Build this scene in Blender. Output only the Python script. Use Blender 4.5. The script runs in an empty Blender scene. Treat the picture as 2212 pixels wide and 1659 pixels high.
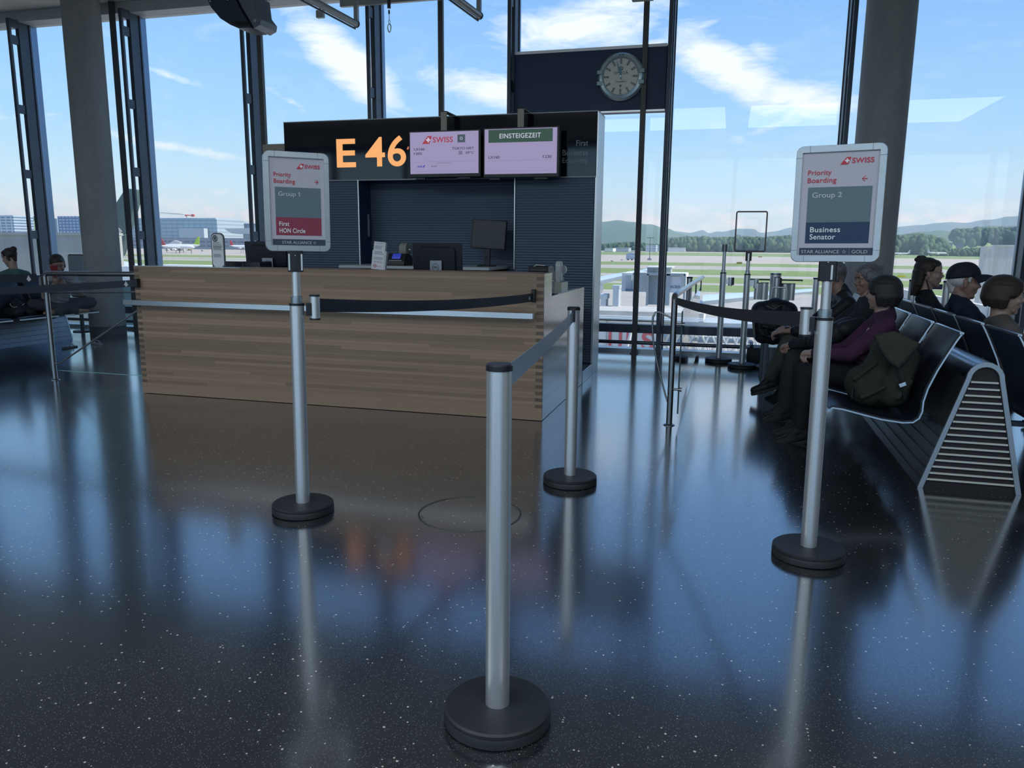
import bpy, bmesh, math, random
from mathutils import Vector, Matrix, Euler, noise
random.seed(7)
SC = bpy.context.scene
COL = SC.collection
PI = math.pi
def R(d): return d*PI/180

# ------------------------------------------------------------------ camera
CAM_H = 1.4
F = 1661.0
PITCH = math.atan(302/F); ROLL = math.atan(80/9120.); YAW = R(15.5)
fw = Vector((0, math.cos(PITCH), -math.sin(PITCH)))
r0 = Vector((1, 0, 0)); u0 = r0.cross(fw)
c_, s_ = math.cos(ROLL), math.sin(ROLL)
rt = r0*c_ + u0*s_; up = u0*c_ - r0*s_
Z = Matrix.Rotation(YAW, 3, 'Z')
fw, rt, up = Z@fw, Z@rt, Z@up
cam_d = bpy.data.cameras.new('camera'); cam = bpy.data.objects.new('camera', cam_d); COL.objects.link(cam)
m = Matrix((rt, up, -fw)).transposed().to_4x4(); m.translation = (0, 0, CAM_H)
cam.matrix_world = m
cam_d.sensor_fit = 'HORIZONTAL'; cam_d.sensor_width = 36; cam_d.lens = 36*F/2212
cam_d.clip_start = .05; cam_d.clip_end = 30000
SC.camera = cam
CP = Vector((0, 0, CAM_H))
def ray(px, py): return rt*(px-1106) - up*(py-829.5) + fw*F
def at_y(px, py, y): d = ray(px, py); return CP + d*(y/d.y)
def at_x(px, py, x): d = ray(px, py); return CP + d*(x/d.x)
def at_z(px, py, z=0.0): d = ray(px, py); return CP + d*((z-CAM_H)/d.z)

SC.view_settings.view_transform = 'Standard'; SC.view_settings.look = 'None'
SC.view_settings.gamma = 1; SC.view_settings.use_curve_mapping = False
SC.view_settings.exposure = 0.0

# ------------------------------------------------------------------ world: blue sky with cirrus wisps
W = bpy.data.worlds.new('sky'); SC.world = W; W.use_nodes = True
nt = W.node_tree; nt.nodes.clear()
def N(tree, typ, **kw):
    n = tree.nodes.new(typ)
    for k, v in kw.items():
        if k == 'inp':
            for i, x in v.items(): n.inputs[i].default_value = x
        else: setattr(n, k, v)
    return n
def L(tree, a, b): tree.links.new(a, b)
def M(tree, op, a, b=None, c=None, clamp=False):
    n = tree.nodes.new('ShaderNodeMath'); n.operation = op; n.use_clamp = clamp
    for i, v in enumerate((a, b, c)):
        if v is None: continue
        if isinstance(v, (int, float)): n.inputs[i].default_value = v
        else: tree.links.new(v, n.inputs[i])
    return n.outputs[0]
def MIX(tree, f, a, b, blend='MIX'):
    n = tree.nodes.new('ShaderNodeMix'); n.data_type = 'RGBA'; n.blend_type = blend
    for i, v in ((0, f), (6, a), (7, b)):
        if isinstance(v, (int, float)): n.inputs[i].default_value = v
        elif isinstance(v, tuple): n.inputs[i].default_value = (*v[:3], 1)
        else: tree.links.new(v, n.inputs[i])
    return n.outputs[2]
def RAMP(tree, fac, stops, interp='LINEAR'):
    n = tree.nodes.new('ShaderNodeValToRGB'); n.color_ramp.interpolation = interp
    e = n.color_ramp.elements
    while len(e) < len(stops): e.new(.5)
    for k, (p, c) in enumerate(stops):
        e[k].position = p; e[k].color = (*c, 1) if isinstance(c, tuple) else (c, c, c, 1)
    tree.links.new(fac, n.inputs[0]); return n.outputs[0]
tc = N(nt, 'ShaderNodeTexCoord'); sep = N(nt, 'ShaderNodeSeparateXYZ'); L(nt, tc.outputs['Generated'], sep.inputs[0])
X, Y, ZZ = sep.outputs
hyp = M(nt, 'SQRT', M(nt, 'ADD', M(nt, 'MULTIPLY', X, X), M(nt, 'MULTIPLY', Y, Y)))
V = M(nt, 'DIVIDE', ZZ, M(nt, 'MAXIMUM', hyp, .01))
Ua = M(nt, 'DIVIDE', X, M(nt, 'MAXIMUM', M(nt, 'ABSOLUTE', Y), .05))
Vc = M(nt, 'MAXIMUM', V, 0.0)
base = RAMP(nt, Vc, [(0, (.74, .94, 1.0)), (.06, (.58, .84, 1.0)), (.14, (.36, .66, .97)), (.28, (.24, .50, .92)), (.6, (.14, .33, .74)), (1, (.10, .25, .62))])
base = MIX(nt, RAMP(nt, M(nt, 'MULTIPLY_ADD', Ua, .8, .75), [(0, 0.0), (1, .38)]), base, RAMP(nt, Vc, [(0, (.62, .80, .93)), (.1, (.36, .60, .93)), (.3, (.17, .37, .83))]))
comb = N(nt, 'ShaderNodeCombineXYZ'); L(nt, Ua, comb.inputs[0]); L(nt, V, comb.inputs[1])
P0 = comb.outputs[0]
def nz(scale, rot, stretch, detail=7, rough=.62, dist=.6):
    mp = N(nt, 'ShaderNodeMapping'); mp.inputs['Rotation'].default_value = (0, 0, rot); mp.inputs['Scale'].default_value = (1, stretch, 1)
    L(nt, P0, mp.inputs[0])
    n = N(nt, 'ShaderNodeTexNoise', inp={'Scale': scale, 'Detail': detail, 'Roughness': rough, 'Distortion': dist}); L(nt, mp.outputs[0], n.inputs['Vector'])
    return n.outputs['Fac']
wisp = nz(9, R(24), 3.4, 9, .68, 1.1); wisp2 = nz(20, R(-20), 3.0, 8, .66, .9); puff = nz(22, 0, 2.4, 8, .6, .2)
def gm(u, v, su, sv, rot, s=1.0):
    mp = N(nt, 'ShaderNodeMapping', vector_type='TEXTURE')
    mp.inputs['Location'].default_value = (u, v, 0); mp.inputs['Rotation'].default_value = (0, 0, R(rot)); mp.inputs['Scale'].default_value = (su, sv, 1)
    L(nt, P0, mp.inputs[0]); ln = N(nt, 'ShaderNodeVectorMath', operation='LENGTH'); L(nt, mp.outputs[0], ln.inputs[0])
    r = M(nt, 'SUBTRACT', 1.0, ln.outputs['Value'], clamp=True)
    r = M(nt, 'POWER', r, .8)
    return M(nt, 'MULTIPLY', r, s)
masks = [gm(-.60, .165, .10, .016, -20, .7), gm(-.38, .15, .16, .014, -6, .7), gm(-.27, .215, .14, .012, 8, .7), gm(-.15, .285, .16, .03, 2, 1.1), gm(.02, .225, .07, .03, -50, .8), gm(.10, .15, .09, .014, 10, .8), gm(-.05, .255, .06, .01, 20, .8),
         gm(-.515, .215, .15, .045, -30, 1.6), gm(-.44, .185, .12, .022, -14, .75), gm(-.30, .187, .16, .032, -9, 1.35), gm(-.55, .243, .09, .014, -12, .8),
         gm(-.20, .26, .20, .055, 5, 1.25), gm(-.11, .237, .08, .012, 14, 1.0), gm(-.01, .205, .16, .045, -32, 1.45), gm(.06, .172, .13, .036, -12, 1.35),
         gm(.04, .141, .13, .016, 20, .8), gm(-.8, .185, .20, .010, -10, .85), gm(-.78, .105, .30, .012, -5, 1.0), gm(-1.05, .13, .25, .02, 4, .6), gm(-.72, .058, .05, .012, 10, .8),
         gm(.5, .2, .3, .06, 10, .8), gm(-1.5, .2, .4, .08, 0, .8)]
ms = masks[0]
for k in masks[1:]: ms = M(nt, 'MAXIMUM', ms, k)
wn = M(nt, 'MULTIPLY_ADD', wisp2, .45, M(nt, 'MULTIPLY', wisp, .75))
cl = M(nt, 'MULTIPLY_ADD', ms, .62, M(nt, 'SUBTRACT', wn, .93))
cl = M(nt, 'MULTIPLY', M(nt, 'MULTIPLY', cl, 2.6, clamp=True), M(nt, 'MULTIPLY', ms, 3, clamp=True))
thin = M(nt, 'MULTIPLY', M(nt, 'SUBTRACT', wisp, .5, clamp=True), .7, clamp=True)
low = M(nt, 'MULTIPLY', M(nt, 'SUBTRACT', 1.0, M(nt, 'ABSOLUTE', M(nt, 'DIVIDE', M(nt, 'SUBTRACT', V, .028), .028)), clamp=True), M(nt, 'MULTIPLY', M(nt, 'SUBTRACT', puff, .43), 7, clamp=True), clamp=True)
allc = M(nt, 'MAXIMUM', M(nt, 'MAXIMUM', cl, thin), M(nt, 'MULTIPLY', low, 1.0), clamp=True)
skyc = MIX(nt, allc, base, (.90, .97, 1.0))
skyc = MIX(nt, RAMP(nt, M(nt, 'MULTIPLY_ADD', V, 10., .5), [(0, 1.0), (.5, 0.0)]), skyc, (.30, .32, .30))
bg = N(nt, 'ShaderNodeBackground', inp={'Strength': 1.22}); L(nt, skyc, bg.inputs[0])
wo = N(nt, 'ShaderNodeOutputWorld'); L(nt, bg.outputs[0], wo.inputs[0])
W.cycles.sampling_method = 'MANUAL'; W.cycles.sample_map_resolution = 512

# the sun, high and behind the hall's back wall to the right
sun_d = bpy.data.lights.new('sun', 'SUN'); sun = bpy.data.objects.new('sun', sun_d); COL.objects.link(sun)
sun_d.energy = 5.6; sun_d.angle = R(.6); sun_d.color = (1, .95, .86)
sun.rotation_euler = Vector((-.75, .04, -.70)).to_track_quat('-Z', 'Y').to_euler()
# ceiling light panels of the hall (behind and above the camera)
def area(x, y, z, sx, sy, e, col=(.86, .94, 1), rot=(0, 0, 0)):
    d = bpy.data.lights.new('hall_light', 'AREA'); d.shape = 'RECTANGLE'; d.size = sx; d.size_y = sy; d.energy = e; d.color = col
    o = bpy.data.objects.new('hall_light', d); o.location = (x, y, z); o.rotation_euler = rot; COL.objects.link(o)
for lx in (-9, -3, 3):
    area(lx, -1.3, 4.72, 5.4, 3.6, 210)

# ------------------------------------------------------------------ object helpers
def tag(o, label=None, cat=None, group=None, kind=None):
    if label: o['label'] = label
    if cat: o['category'] = cat
    if group: o['group'] = group
    if kind: o['kind'] = kind
    return o
def thing(name, label, cat, loc=(0, 0, 0), rz=0.0, group=None):
    o = bpy.data.objects.new(name, None); COL.objects.link(o); o.empty_display_size = .1
    o.location = loc; o.rotation_euler = (0, 0, rz)
    return tag(o, label, cat, group)
class MB:
    def __init__(s): s.v = []; s.f = []; s.mi = []; s.m = 0
    def add(s, vs, fs):
        b = len(s.v); s.v += [tuple(v) for v in vs]; s.f += [[b+i for i in f] for f in fs]; s.mi += [s.m]*len(fs); return s
    def box(s, x0, y0, z0, x1, y1, z1, mat=None):
        vs = [Vector((x, y, z)) for z in (z0, z1) for y in (y0, y1) for x in (x0, x1)]
        if mat: vs = [mat@v for v in vs]
        return s.add(vs, [(0, 2, 3, 1), (4, 5, 7, 6), (0, 1, 5, 4), (2, 6, 7, 3), (0, 4, 6, 2), (1, 3, 7, 5)])
    def ring(s, c, ax, r, seg, phase=0.0):
        ax = Vector(ax).normalized(); t = Vector((0, 0, 1)) if abs(ax.z) < .9 else Vector((1, 0, 0))
        a = ax.cross(t).normalized(); b = ax.cross(a)
        return [Vector(c)+a*(r*math.cos(2*PI*i/seg+phase))+b*(r*math.sin(2*PI*i/seg+phase)) for i in range(seg)]
    def cyl(s, p0, p1, r0, r1=None, seg=24, caps=True):
        r1 = r0 if r1 is None else r1; d = Vector(p1)-Vector(p0)
        vs = s.ring(p0, d, r0, seg)+s.ring(p1, d, r1, seg)
        fs = [(i, i+seg, (i+1) % seg+seg, (i+1) % seg) for i in range(seg)]
        if caps: fs += [list(range(seg)), list(range(2*seg-1, seg-1, -1))]
        return s.add(vs, fs)
    def tube(s, path, r, seg=10, caps=True):
        path = [Vector(p) for p in path]; n = len(path); vs = []; prev = None
        for i, p in enumerate(path):
            d = (path[min(i+1, n-1)]-path[max(i-1, 0)]).normalized()
            if prev is None:
                t = Vector((0, 0, 1)) if abs(d.z) < .9 else Vector((1, 0, 0)); a = d.cross(t).normalized()
            else: a = (prev-d*prev.dot(d)).normalized()
            prev = a; b = d.cross(a); rr = r[i] if isinstance(r, (list, tuple)) else r
            vs += [p+a*(rr*math.cos(2*PI*k/seg))+b*(rr*math.sin(2*PI*k/seg)) for k in range(seg)]
        fs = [(i*seg+k, i*seg+(k+1) % seg, (i+1)*seg+(k+1) % seg, (i+1)*seg+k) for i in range(n-1) for k in range(seg)]
        if caps: fs += [list(range(seg-1, -1, -1)), [(n-1)*seg+k for k in range(seg)]]
        return s.add(vs, fs)
    def lathe(s, prof, c=(0, 0, 0), seg=40, caps=True):
        n = len(prof); vs = [Vector((c[0]+r*math.cos(2*PI*k/seg), c[1]+r*math.sin(2*PI*k/seg), c[2]+z)) for r, z in prof for k in range(seg)]
        fs = [(i*seg+k, i*seg+(k+1) % seg, (i+1)*seg+(k+1) % seg, (i+1)*seg+k) for i in range(n-1) for k in range(seg)]
        if caps and prof[0][0] > 1e-6: fs.append(list(range(seg-1, -1, -1)))
        if caps and prof[-1][0] > 1e-6: fs.append([(n-1)*seg+k for k in range(seg)])
        return s.add(vs, fs)
    def ext(s, poly, axis, a0, a1, mat=None):
        """extrude 2-D poly along axis: 'x' poly=(y,z); 'y' poly=(x,z); 'z' poly=(x,y)"""
        def P(p, a): return Vector((a, p[0], p[1])) if axis == 'x' else (Vector((p[0], a, p[1])) if axis == 'y' else Vector((p[0], p[1], a)))
        n = len(poly); vs = [P(p, a0) for p in poly]+[P(p, a1) for p in poly]
        if mat: vs = [mat@v for v in vs]
        return s.add(vs, [list(range(n-1, -1, -1)), list(range(n, 2*n))]+[(i, (i+1) % n, (i+1) % n+n, i+n) for i in range(n)])
    def ell(s, c, r, mat=None, seg=20, rings=12):
        vs = []
        for i in range(1, rings):
            t = PI*i/rings
            for k in range(seg):
                p = 2*PI*k/seg; vs.append(Vector((r[0]*math.sin(t)*math.cos(p), r[1]*math.sin(t)*math.sin(p), r[2]*math.cos(t))))
        vs += [Vector((0, 0, r[2])), Vector((0, 0, -r[2]))]
        if mat: vs = [mat@v for v in vs]
        vs = [v+Vector(c) for v in vs]; T = len(vs)-2
        fs = [(i*seg+k, (i+1)*seg+k, (i+1)*seg+(k+1) % seg, i*seg+(k+1) % seg) for i in range(rings-2) for k in range(seg)]
        fs += [(T, k, (k+1) % seg) for k in range(seg)]+[(T+1, (rings-2)*seg+(k+1) % seg, (rings-2)*seg+k) for k in range(seg)]
        return s.add(vs, fs)
    def cap(s, p0, p1, r0, r1=None, seg=16):
        r1 = r0 if r1 is None else r1; p0, p1 = Vector(p0), Vector(p1); d = p1-p0; L_ = d.length
        if L_ < 1e-6: return s.ell(p0, (r0,)*3)
        d.normalize(); pts = []; rad = []
        for k in range(6): a = PI/2*(1-k/5); pts.append(p0-d*(r0*math.sin(a))); rad.append(max(r0*math.cos(a), 1e-4))
        for k in range(6): a = PI/2*k/5; pts.append(p1+d*(r1*math.sin(a))); rad.append(max(r1*math.cos(a), 1e-4))
        t = Vector((0, 0, 1)) if abs(d.z) < .9 else Vector((1, 0, 0)); a = d.cross(t).normalized(); b = d.cross(a)
        vs = [p+a*(q*math.cos(2*PI*k/seg))+b*(q*math.sin(2*PI*k/seg)) for p, q in zip(pts, rad) for k in range(seg)]; n = 12
        fs = [(i*seg+k, i*seg+(k+1) % seg, (i+1)*seg+(k+1) % seg, (i+1)*seg+k) for i in range(n-1) for k in range(seg)]
        fs += [list(range(seg-1, -1, -1)), [(n-1)*seg+k for k in range(seg)]]
        return s.add(vs, fs)
    def build(s, name, mats, parent=None, smooth=False, bevel=0, seg=2, loc=None, rot=None):
        me = bpy.data.meshes.new(name); me.from_pydata(s.v, [], s.f)
        for m_ in (mats if isinstance(mats, (list, tuple)) else [mats]): me.materials.append(m_)
        me.polygons.foreach_set('material_index', s.mi)
        bm = bmesh.new(); bm.from_mesh(me); bmesh.ops.recalc_face_normals(bm, faces=bm.faces); bm.to_mesh(me); bm.free()
        if smooth:
            me.polygons.foreach_set('use_smooth', [True]*len(me.polygons))
            me.set_sharp_from_angle(angle=R(smooth if smooth is not True else 40))
        o = bpy.data.objects.new(name, me); COL.objects.link(o)
        if parent: o.parent = parent
        if loc: o.location = loc
        if rot: o.rotation_euler = rot
        if bevel:
            b = o.modifiers.new('bevel', 'BEVEL'); b.width = bevel; b.segments = seg; b.limit_method = 'ANGLE'; b.angle_limit = R(50)
            me.polygons.foreach_set('use_smooth', [True]*len(me.polygons)); me.set_sharp_from_angle(angle=R(35))
        return o
def struct(o): o['kind'] = 'structure'; return o
def copy_tree(o, parent=None):
    c = o.copy(); COL.objects.link(c)
    if parent: c.parent = parent
    for ch in list(o.children): copy_tree(ch, c)
    return c
def rrect(x0, z0, x1, z1, r, n=5):
    pts = []
    for cx, cz, a0 in ((x1-r, z1-r, 0), (x0+r, z1-r, 90), (x0+r, z0+r, 180), (x1-r, z0+r, 270)):
        for k in range(n+1): a = R(a0+90*k/n); pts.append((cx+r*math.cos(a), cz+r*math.sin(a)))
    return pts

# text: mesh data fitted in a box of the local xz plane (faces -y)
_tc = {}
def text_geo(s, bold=.0, space=1.0):
    k = (s, bold, space)
    if k not in _tc:
        cu = bpy.data.curves.new('lettering', 'FONT'); cu.body = s; cu.size = 1; cu.offset = bold; cu.space_character = space; cu.fill_mode = 'FRONT' if False else 'BOTH'; cu.extrude = .01
        o = bpy.data.objects.new('tmp', cu); COL.objects.link(o)
        dg = bpy.context.evaluated_depsgraph_get(); dg.update(); me = bpy.data.meshes.new_from_object(o.evaluated_get(dg))
        vs = [v.co.copy() for v in me.vertices]; fs = [list(p.vertices) for p in me.polygons]
        bpy.data.objects.remove(o); bpy.data.curves.remove(cu); bpy.data.meshes.remove(me)
        _tc[k] = (vs, fs)
    return _tc[k]
def text(mb, s, x0, x1, z0, z1, y, bold=.015, depth=.002, shear=0.0, space=1.0):
    """fit the ink of s in x0..x1 (x1 None keeps proportion), z0..z1"""
    vs, fs = text_geo(s, bold, space)
    ax, bx = min(v.x for v in vs), max(v.x for v in vs); az, bz = min(v.y for v in vs), max(v.y for v in vs)
    sz = (z1-z0)/(bz-az); sx = sz if x1 is None else (x1-x0)/(bx-ax)
    mb.add([Vector((x0+(v.x-ax)*sx+shear*(v.y-az)*sz, y-(v.z+.01)/.02*depth, z0+(v.y-az)*sz)) for v in vs], fs)
    if '1' in s:          # give the numeral one its flag
        par = list(range(len(vs)))
        def fi(i):
            while par[i] != i: par[i] = par[par[i]]; i = par[i]
            return i
        for f in fs:
            for q in f[1:]: par[fi(q)] = fi(f[0])
        isl = {}
        for i, v in enumerate(vs): isl.setdefault(fi(i), []).append(v)
        spans = sorted((min(v.x for v in g), max(v.x for v in g)) for g in isl.values()); mer = []
        for a, b_ in spans:
            if mer and a < mer[-1][1]-.02: mer[-1][1] = max(mer[-1][1], b_)
            else: mer.append([a, b_])
        ch = s.replace(' ', '')
        if len(mer) == len(ch):
            for (a, b_), c in zip(mer, ch):
                if c != '1': continue
                xl, w, h = x0+(a-ax)*sx, (b_-a)*sx, z1-z0
                mb.ext([(xl+w*.5, z1), (xl+w*.5, z1-h*.16), (xl-h*.17, z1-h*.33), (xl-h*.17, z1-h*.20)], 'y', y, y-depth)

# ------------------------------------------------------------------ materials
def mat(name, col, rough=.5, metal=0.0, spec=.5, emit=None, es=1.0, coat=0.0, sheen=0.0):
    m = bpy.data.materials.new(name); m.use_nodes = True; b = m.node_tree.nodes['Principled BSDF']
    b.inputs['Base Color'].default_value = (*col, 1); b.inputs['Roughness'].default_value = rough; b.inputs['Metallic'].default_value = metal
    b.inputs['Specular IOR Level'].default_value = spec; b.inputs['Coat Weight'].default_value = coat; b.inputs['Sheen Weight'].default_value = sheen
    if emit: b.inputs['Emission Color'].default_value = (*emit, 1); b.inputs['Emission Strength'].default_value = es
    return m
def nodes(m): t = m.node_tree; return t, t.nodes['Principled BSDF']
def coord(t, scale=(1, 1, 1), rot=(0, 0, 0), kind='Object'):
    c = N(t, 'ShaderNodeTexCoord'); mp = N(t, 'ShaderNodeMapping'); mp.inputs['Scale'].default_value = scale; mp.inputs['Rotation'].default_value = rot
    L(t, c.outputs[kind], mp.inputs[0]); return mp.outputs[0]
def tnoise(t, vec, scale, detail=4, rough=.5):
    n = N(t, 'ShaderNodeTexNoise', inp={'Scale': scale, 'Detail': detail, 'Roughness': rough}); L(t, vec, n.inputs['Vector']); return n.outputs['Fac']
def bump(t, b, h, s=.3, d=.01):
    n = N(t, 'ShaderNodeBump', inp={'Strength': s, 'Distance': d}); L(t, h, n.inputs['Height']); L(t, n.outputs[0], b.inputs['Normal'])
def noisy(name, c0, c1, scale, rough=.6, metal=0., stretch=(1, 1, 1), bmp=0.0, detail=5, spec=.5):
    m = mat(name, c0, rough, metal, spec); t, b = nodes(m); f = tnoise(t, coord(t, stretch), scale, detail, .6)
    L(t, RAMP(t, f, [(.3, c0), (.7, c1)]), b.inputs['Base Color'])
    if bmp: bump(t, b, f, bmp, .004)
    return m
alu = noisy('brushed_aluminium', (.56, .60, .64), (.66, .70, .74), 6, .34, 1.0, (60, 60, 1))
alu_h = noisy('brushed_aluminium_bar', (.60, .64, .68), (.74, .78, .82), 5, .30, 1.0, (1, 40, 40))
steel = mat('polished_steel', (.60, .62, .63), .22, 1.0)
chrome = mat('chrome', (.8, .82, .84), .12, 1.0)
blackp = mat('black_plastic', (.012, .014, .02), .42)
rubber = noisy('black_rubber', (.012, .014, .018), (.020, .022, .028), 30, .55)
beltm = noisy('belt_webbing', (.010, .014, .024), (.016, .02, .034), 3, .38, 0, (1, 1, 400), .15)
beltm2 = mat('belt_sky_sheen', (.20, .27, .36), .35)  # black belt; the sky's sheen on it is put into this pale colour
white = mat('white_plastic', (.75, .77, .80), .4)
paper = mat('printed_paper', (.62, .64, .70), .6)
darkmet = noisy('dark_painted_steel', (.035, .05, .075), (.05, .07, .10), 4, .42, .3)
mull = noisy('grey_facade_steel', (.055, .075, .105), (.075, .10, .135), 3, .45, .4)
mull_f = mat('facade_fin_aluminium', (.16, .24, .36), .35, .8)
screenoff = mat('dark_screen', (.006, .008, .014), .25)
monback = mat('monitor_back', (.007, .010, .020), .45)
leather = noisy('black_leather', (.008, .011, .018), (.012, .016, .026), 60, .36, 0, (1, 1, 1), .15, 5, .4)
blackglass = mat('black_glass', (.004, .006, .014), .05, 0, .6)
navy = noisy('navy_panel', (.011, .038, .105), (.014, .044, .118), 2, .5)
corrm = mat('dark_corrugated_metal', (.085, .125, .185), .42, .3)
red = mat('sign_red', (.50, .03, .06), .5); crimson = mat('sign_crimson', (.24, .03, .07), .5)
grey_s = mat('sign_grey', (.105, .165, .205), .5); navy_s = mat('sign_navy', (.010, .036, .095), .5); strip_s = mat('sign_dark_strip', (.03, .045, .085), .5)
lett_l = mat('sign_white_lettering', (.72, .76, .80), .5); lett_g = mat('sign_pale_lettering', (.48, .54, .58), .5); ink = mat('dark_ink', (.03, .035, .06), .5)
lett_gl = mat('glass_lettering', (.22, .27, .34), .5)

floor_m = mat('dark_terrazzo', (.012, .014, .018), .2, 0, .5); t, b = nodes(floor_m); b.inputs['IOR'].default_value = 2.1; b.inputs['Specular Tint'].default_value = (.80, .91, 1, 1); b.inputs['Coat Weight'].default_value = 1; b.inputs['Coat Roughness'].default_value = .13; b.inputs['Coat IOR'].default_value = 1.75
co = coord(t)
vo = N(t, 'ShaderNodeTexVoronoi', inp={'Scale': 70.0, 'Randomness': 1.0}); L(t, co, vo.inputs['Vector'])
sepc = N(t, 'ShaderNodeSeparateColor'); L(t, vo.outputs['Color'], sepc.inputs[0])
chip = M(t, 'MULTIPLY', M(t, 'GREATER_THAN', sepc.outputs[0], .87), M(t, 'LESS_THAN', vo.outputs['Distance'], M(t, 'MULTIPLY', sepc.outputs[1], .30)))
vo2 = N(t, 'ShaderNodeTexVoronoi', inp={'Scale': 190.0}); L(t, co, vo2.inputs['Vector'])
sc2 = N(t, 'ShaderNodeSeparateColor'); L(t, vo2.outputs['Color'], sc2.inputs[0])
chip2 = M(t, 'MULTIPLY', M(t, 'GREATER_THAN', sc2.outputs[2], .84), M(t, 'LESS_THAN', vo2.outputs['Distance'], .26))
fn = tnoise(t, co, 40, 6, .7)
fc = RAMP(t, fn, [(.35, (.009, .010, .013)), (.7, (.020, .022, .027))])
fc = MIX(t, chip2, fc, (.14, .145, .15)); fc = MIX(t, chip, fc, (.62, .58, .50))
sx = N(t, 'ShaderNodeSeparateXYZ'); L(t, co, sx.inputs[0])
def joint(src, off):
    a = M(t, 'ABSOLUTE', M(t, 'SUBTRACT', M(t, 'MODULO', M(t, 'ADD', src, off), 2.7), 1.35)); return M(t, 'GREATER_THAN', a, 1.346)
jn = M(t, 'MAXIMUM', joint(sx.outputs[0], 28.2), joint(sx.outputs[1], 24.03))
fc = MIX(t, jn, fc, (.004, .004, .005)); L(t, fc, b.inputs['Base Color'])
rn = tnoise(t, co, 1.3, 4, .6)
L(t, M(t, 'MULTIPLY_ADD', rn, .08, .13), b.inputs['Roughness'])
bump(t, b, M(t, 'SUBTRACT', tnoise(t, co, 90, 3, .6), M(t, 'MULTIPLY', jn, .6)), .06, .004)

concrete = mat('raw_concrete', (.2, .22, .23), .75); t, b = nodes(concrete)
cn = M(t, 'MULTIPLY_ADD', tnoise(t, coord(t, (1, 1, .35)), 2.2, 6, .6), .7, M(t, 'MULTIPLY', tnoise(t, coord(t), 26, 4, .6), .3))
L(t, RAMP(t, cn, [(.3, (.22, .245, .255)), (.7, (.36, .38, .385))]), b.inputs['Base Color']); bump(t, b, cn, .15, .01)

def oak(name, c0, c1, c2, joints=True, side=False):
    m = mat(name, c0, .42); t, b = nodes(m); co = coord(t); s = N(t, 'ShaderNodeSeparateXYZ'); L(t, co, s.inputs[0])
    zz = s.outputs[2]; along = s.outputs[1] if side else s.outputs[0]
    row = M(t, 'FLOOR', M(t, 'DIVIDE', M(t, 'SUBTRACT', zz, .105), .0268))
    cell = M(t, 'FLOOR', M(t, 'ADD', M(t, 'MULTIPLY', along, .32), M(t, 'MULTIPLY', row, .371)))
    cb = N(t, 'ShaderNodeCombineXYZ'); L(t, row, cb.inputs[0]); L(t, cell, cb.inputs[1])
    wn_ = N(t, 'ShaderNodeTexWhiteNoise', noise_dimensions='2D'); L(t, cb.outputs[0], wn_.inputs['Vector'])
    gv = coord(t, (30, 3, 220) if side else (3, 30, 220)); g1 = tnoise(t, gv, 1.0, 5, .65); g2 = tnoise(t, coord(t, (1, .6, 30) if side else (.6, 1, 30)), 1.5, 3)
    f = M(t, 'ADD', M(t, 'MULTIPLY', wn_.outputs['Value'], .5), M(t, 'MULTIPLY_ADD', g1, .35, M(t, 'MULTIPLY', g2, .2)))
    c = RAMP(t, f, [(.15, c0), (.5, c1), (.9, c2)])
    fr = M(t, 'FRACT', M(t, 'DIVIDE', M(t, 'SUBTRACT', zz, .105), .0268))
    gap = M(t, 'MULTIPLY', M(t, 'GREATER_THAN', fr, .95), M(t, 'GREATER_THAN', zz, .105))
    if joints:   # darker end grain of the finger joints at the corners
        odd = M(t, 'LESS_THAN', M(t, 'FRACT', M(t, 'MULTIPLY', row, .5)), .25)
        edge = M(t, 'MAXIMUM', M(t, 'GREATER_THAN', along, -.058), M(t, 'LESS_THAN', along, -3.775)) if not side else M(t, 'LESS_THAN', along, .028)
        c = MIX(t, M(t, 'MULTIPLY', M(t, 'MULTIPLY', odd, edge), M(t, 'MULTIPLY', M(t, 'GREATER_THAN', zz, .105), .62 if not side else .25)), c, (.028, .022, .02))
    c = MIX(t, M(t, 'MULTIPLY', gap, .55), c, tuple(x*.3 for x in c0)); c = MIX(t, M(t, 'MULTIPLY', M(t, 'LESS_THAN', zz, .105), .75), c, RAMP(t, g1, [(.3, c1), (.7, c2)])); L(t, c, b.inputs['Base Color'])
    bump(t, b, M(t, 'SUBTRACT', M(t, 'MULTIPLY', g1, .2), gap), .25, .003); L(t, M(t, 'MULTIPLY_ADD', g1, .2, .28), b.inputs['Roughness'])
    m.node_tree.nodes['Principled BSDF'].inputs['Coat Weight'].default_value = 1.0 if side else .15; m.node_tree.nodes['Principled BSDF'].inputs['Coat Roughness'].default_value = .16 if side else .3; m.node_tree.nodes['Principled BSDF'].inputs['Coat IOR'].default_value = 3.0 if side else 1.5
    return m
oak_f = oak('oak_strips', (.19, .125, .080), (.27, .182, .118), (.37, .255, .17))
oak_s = oak('oak_strips_side', (.19, .125, .080), (.27, .182, .118), (.37, .255, .17), side=True)

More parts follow.
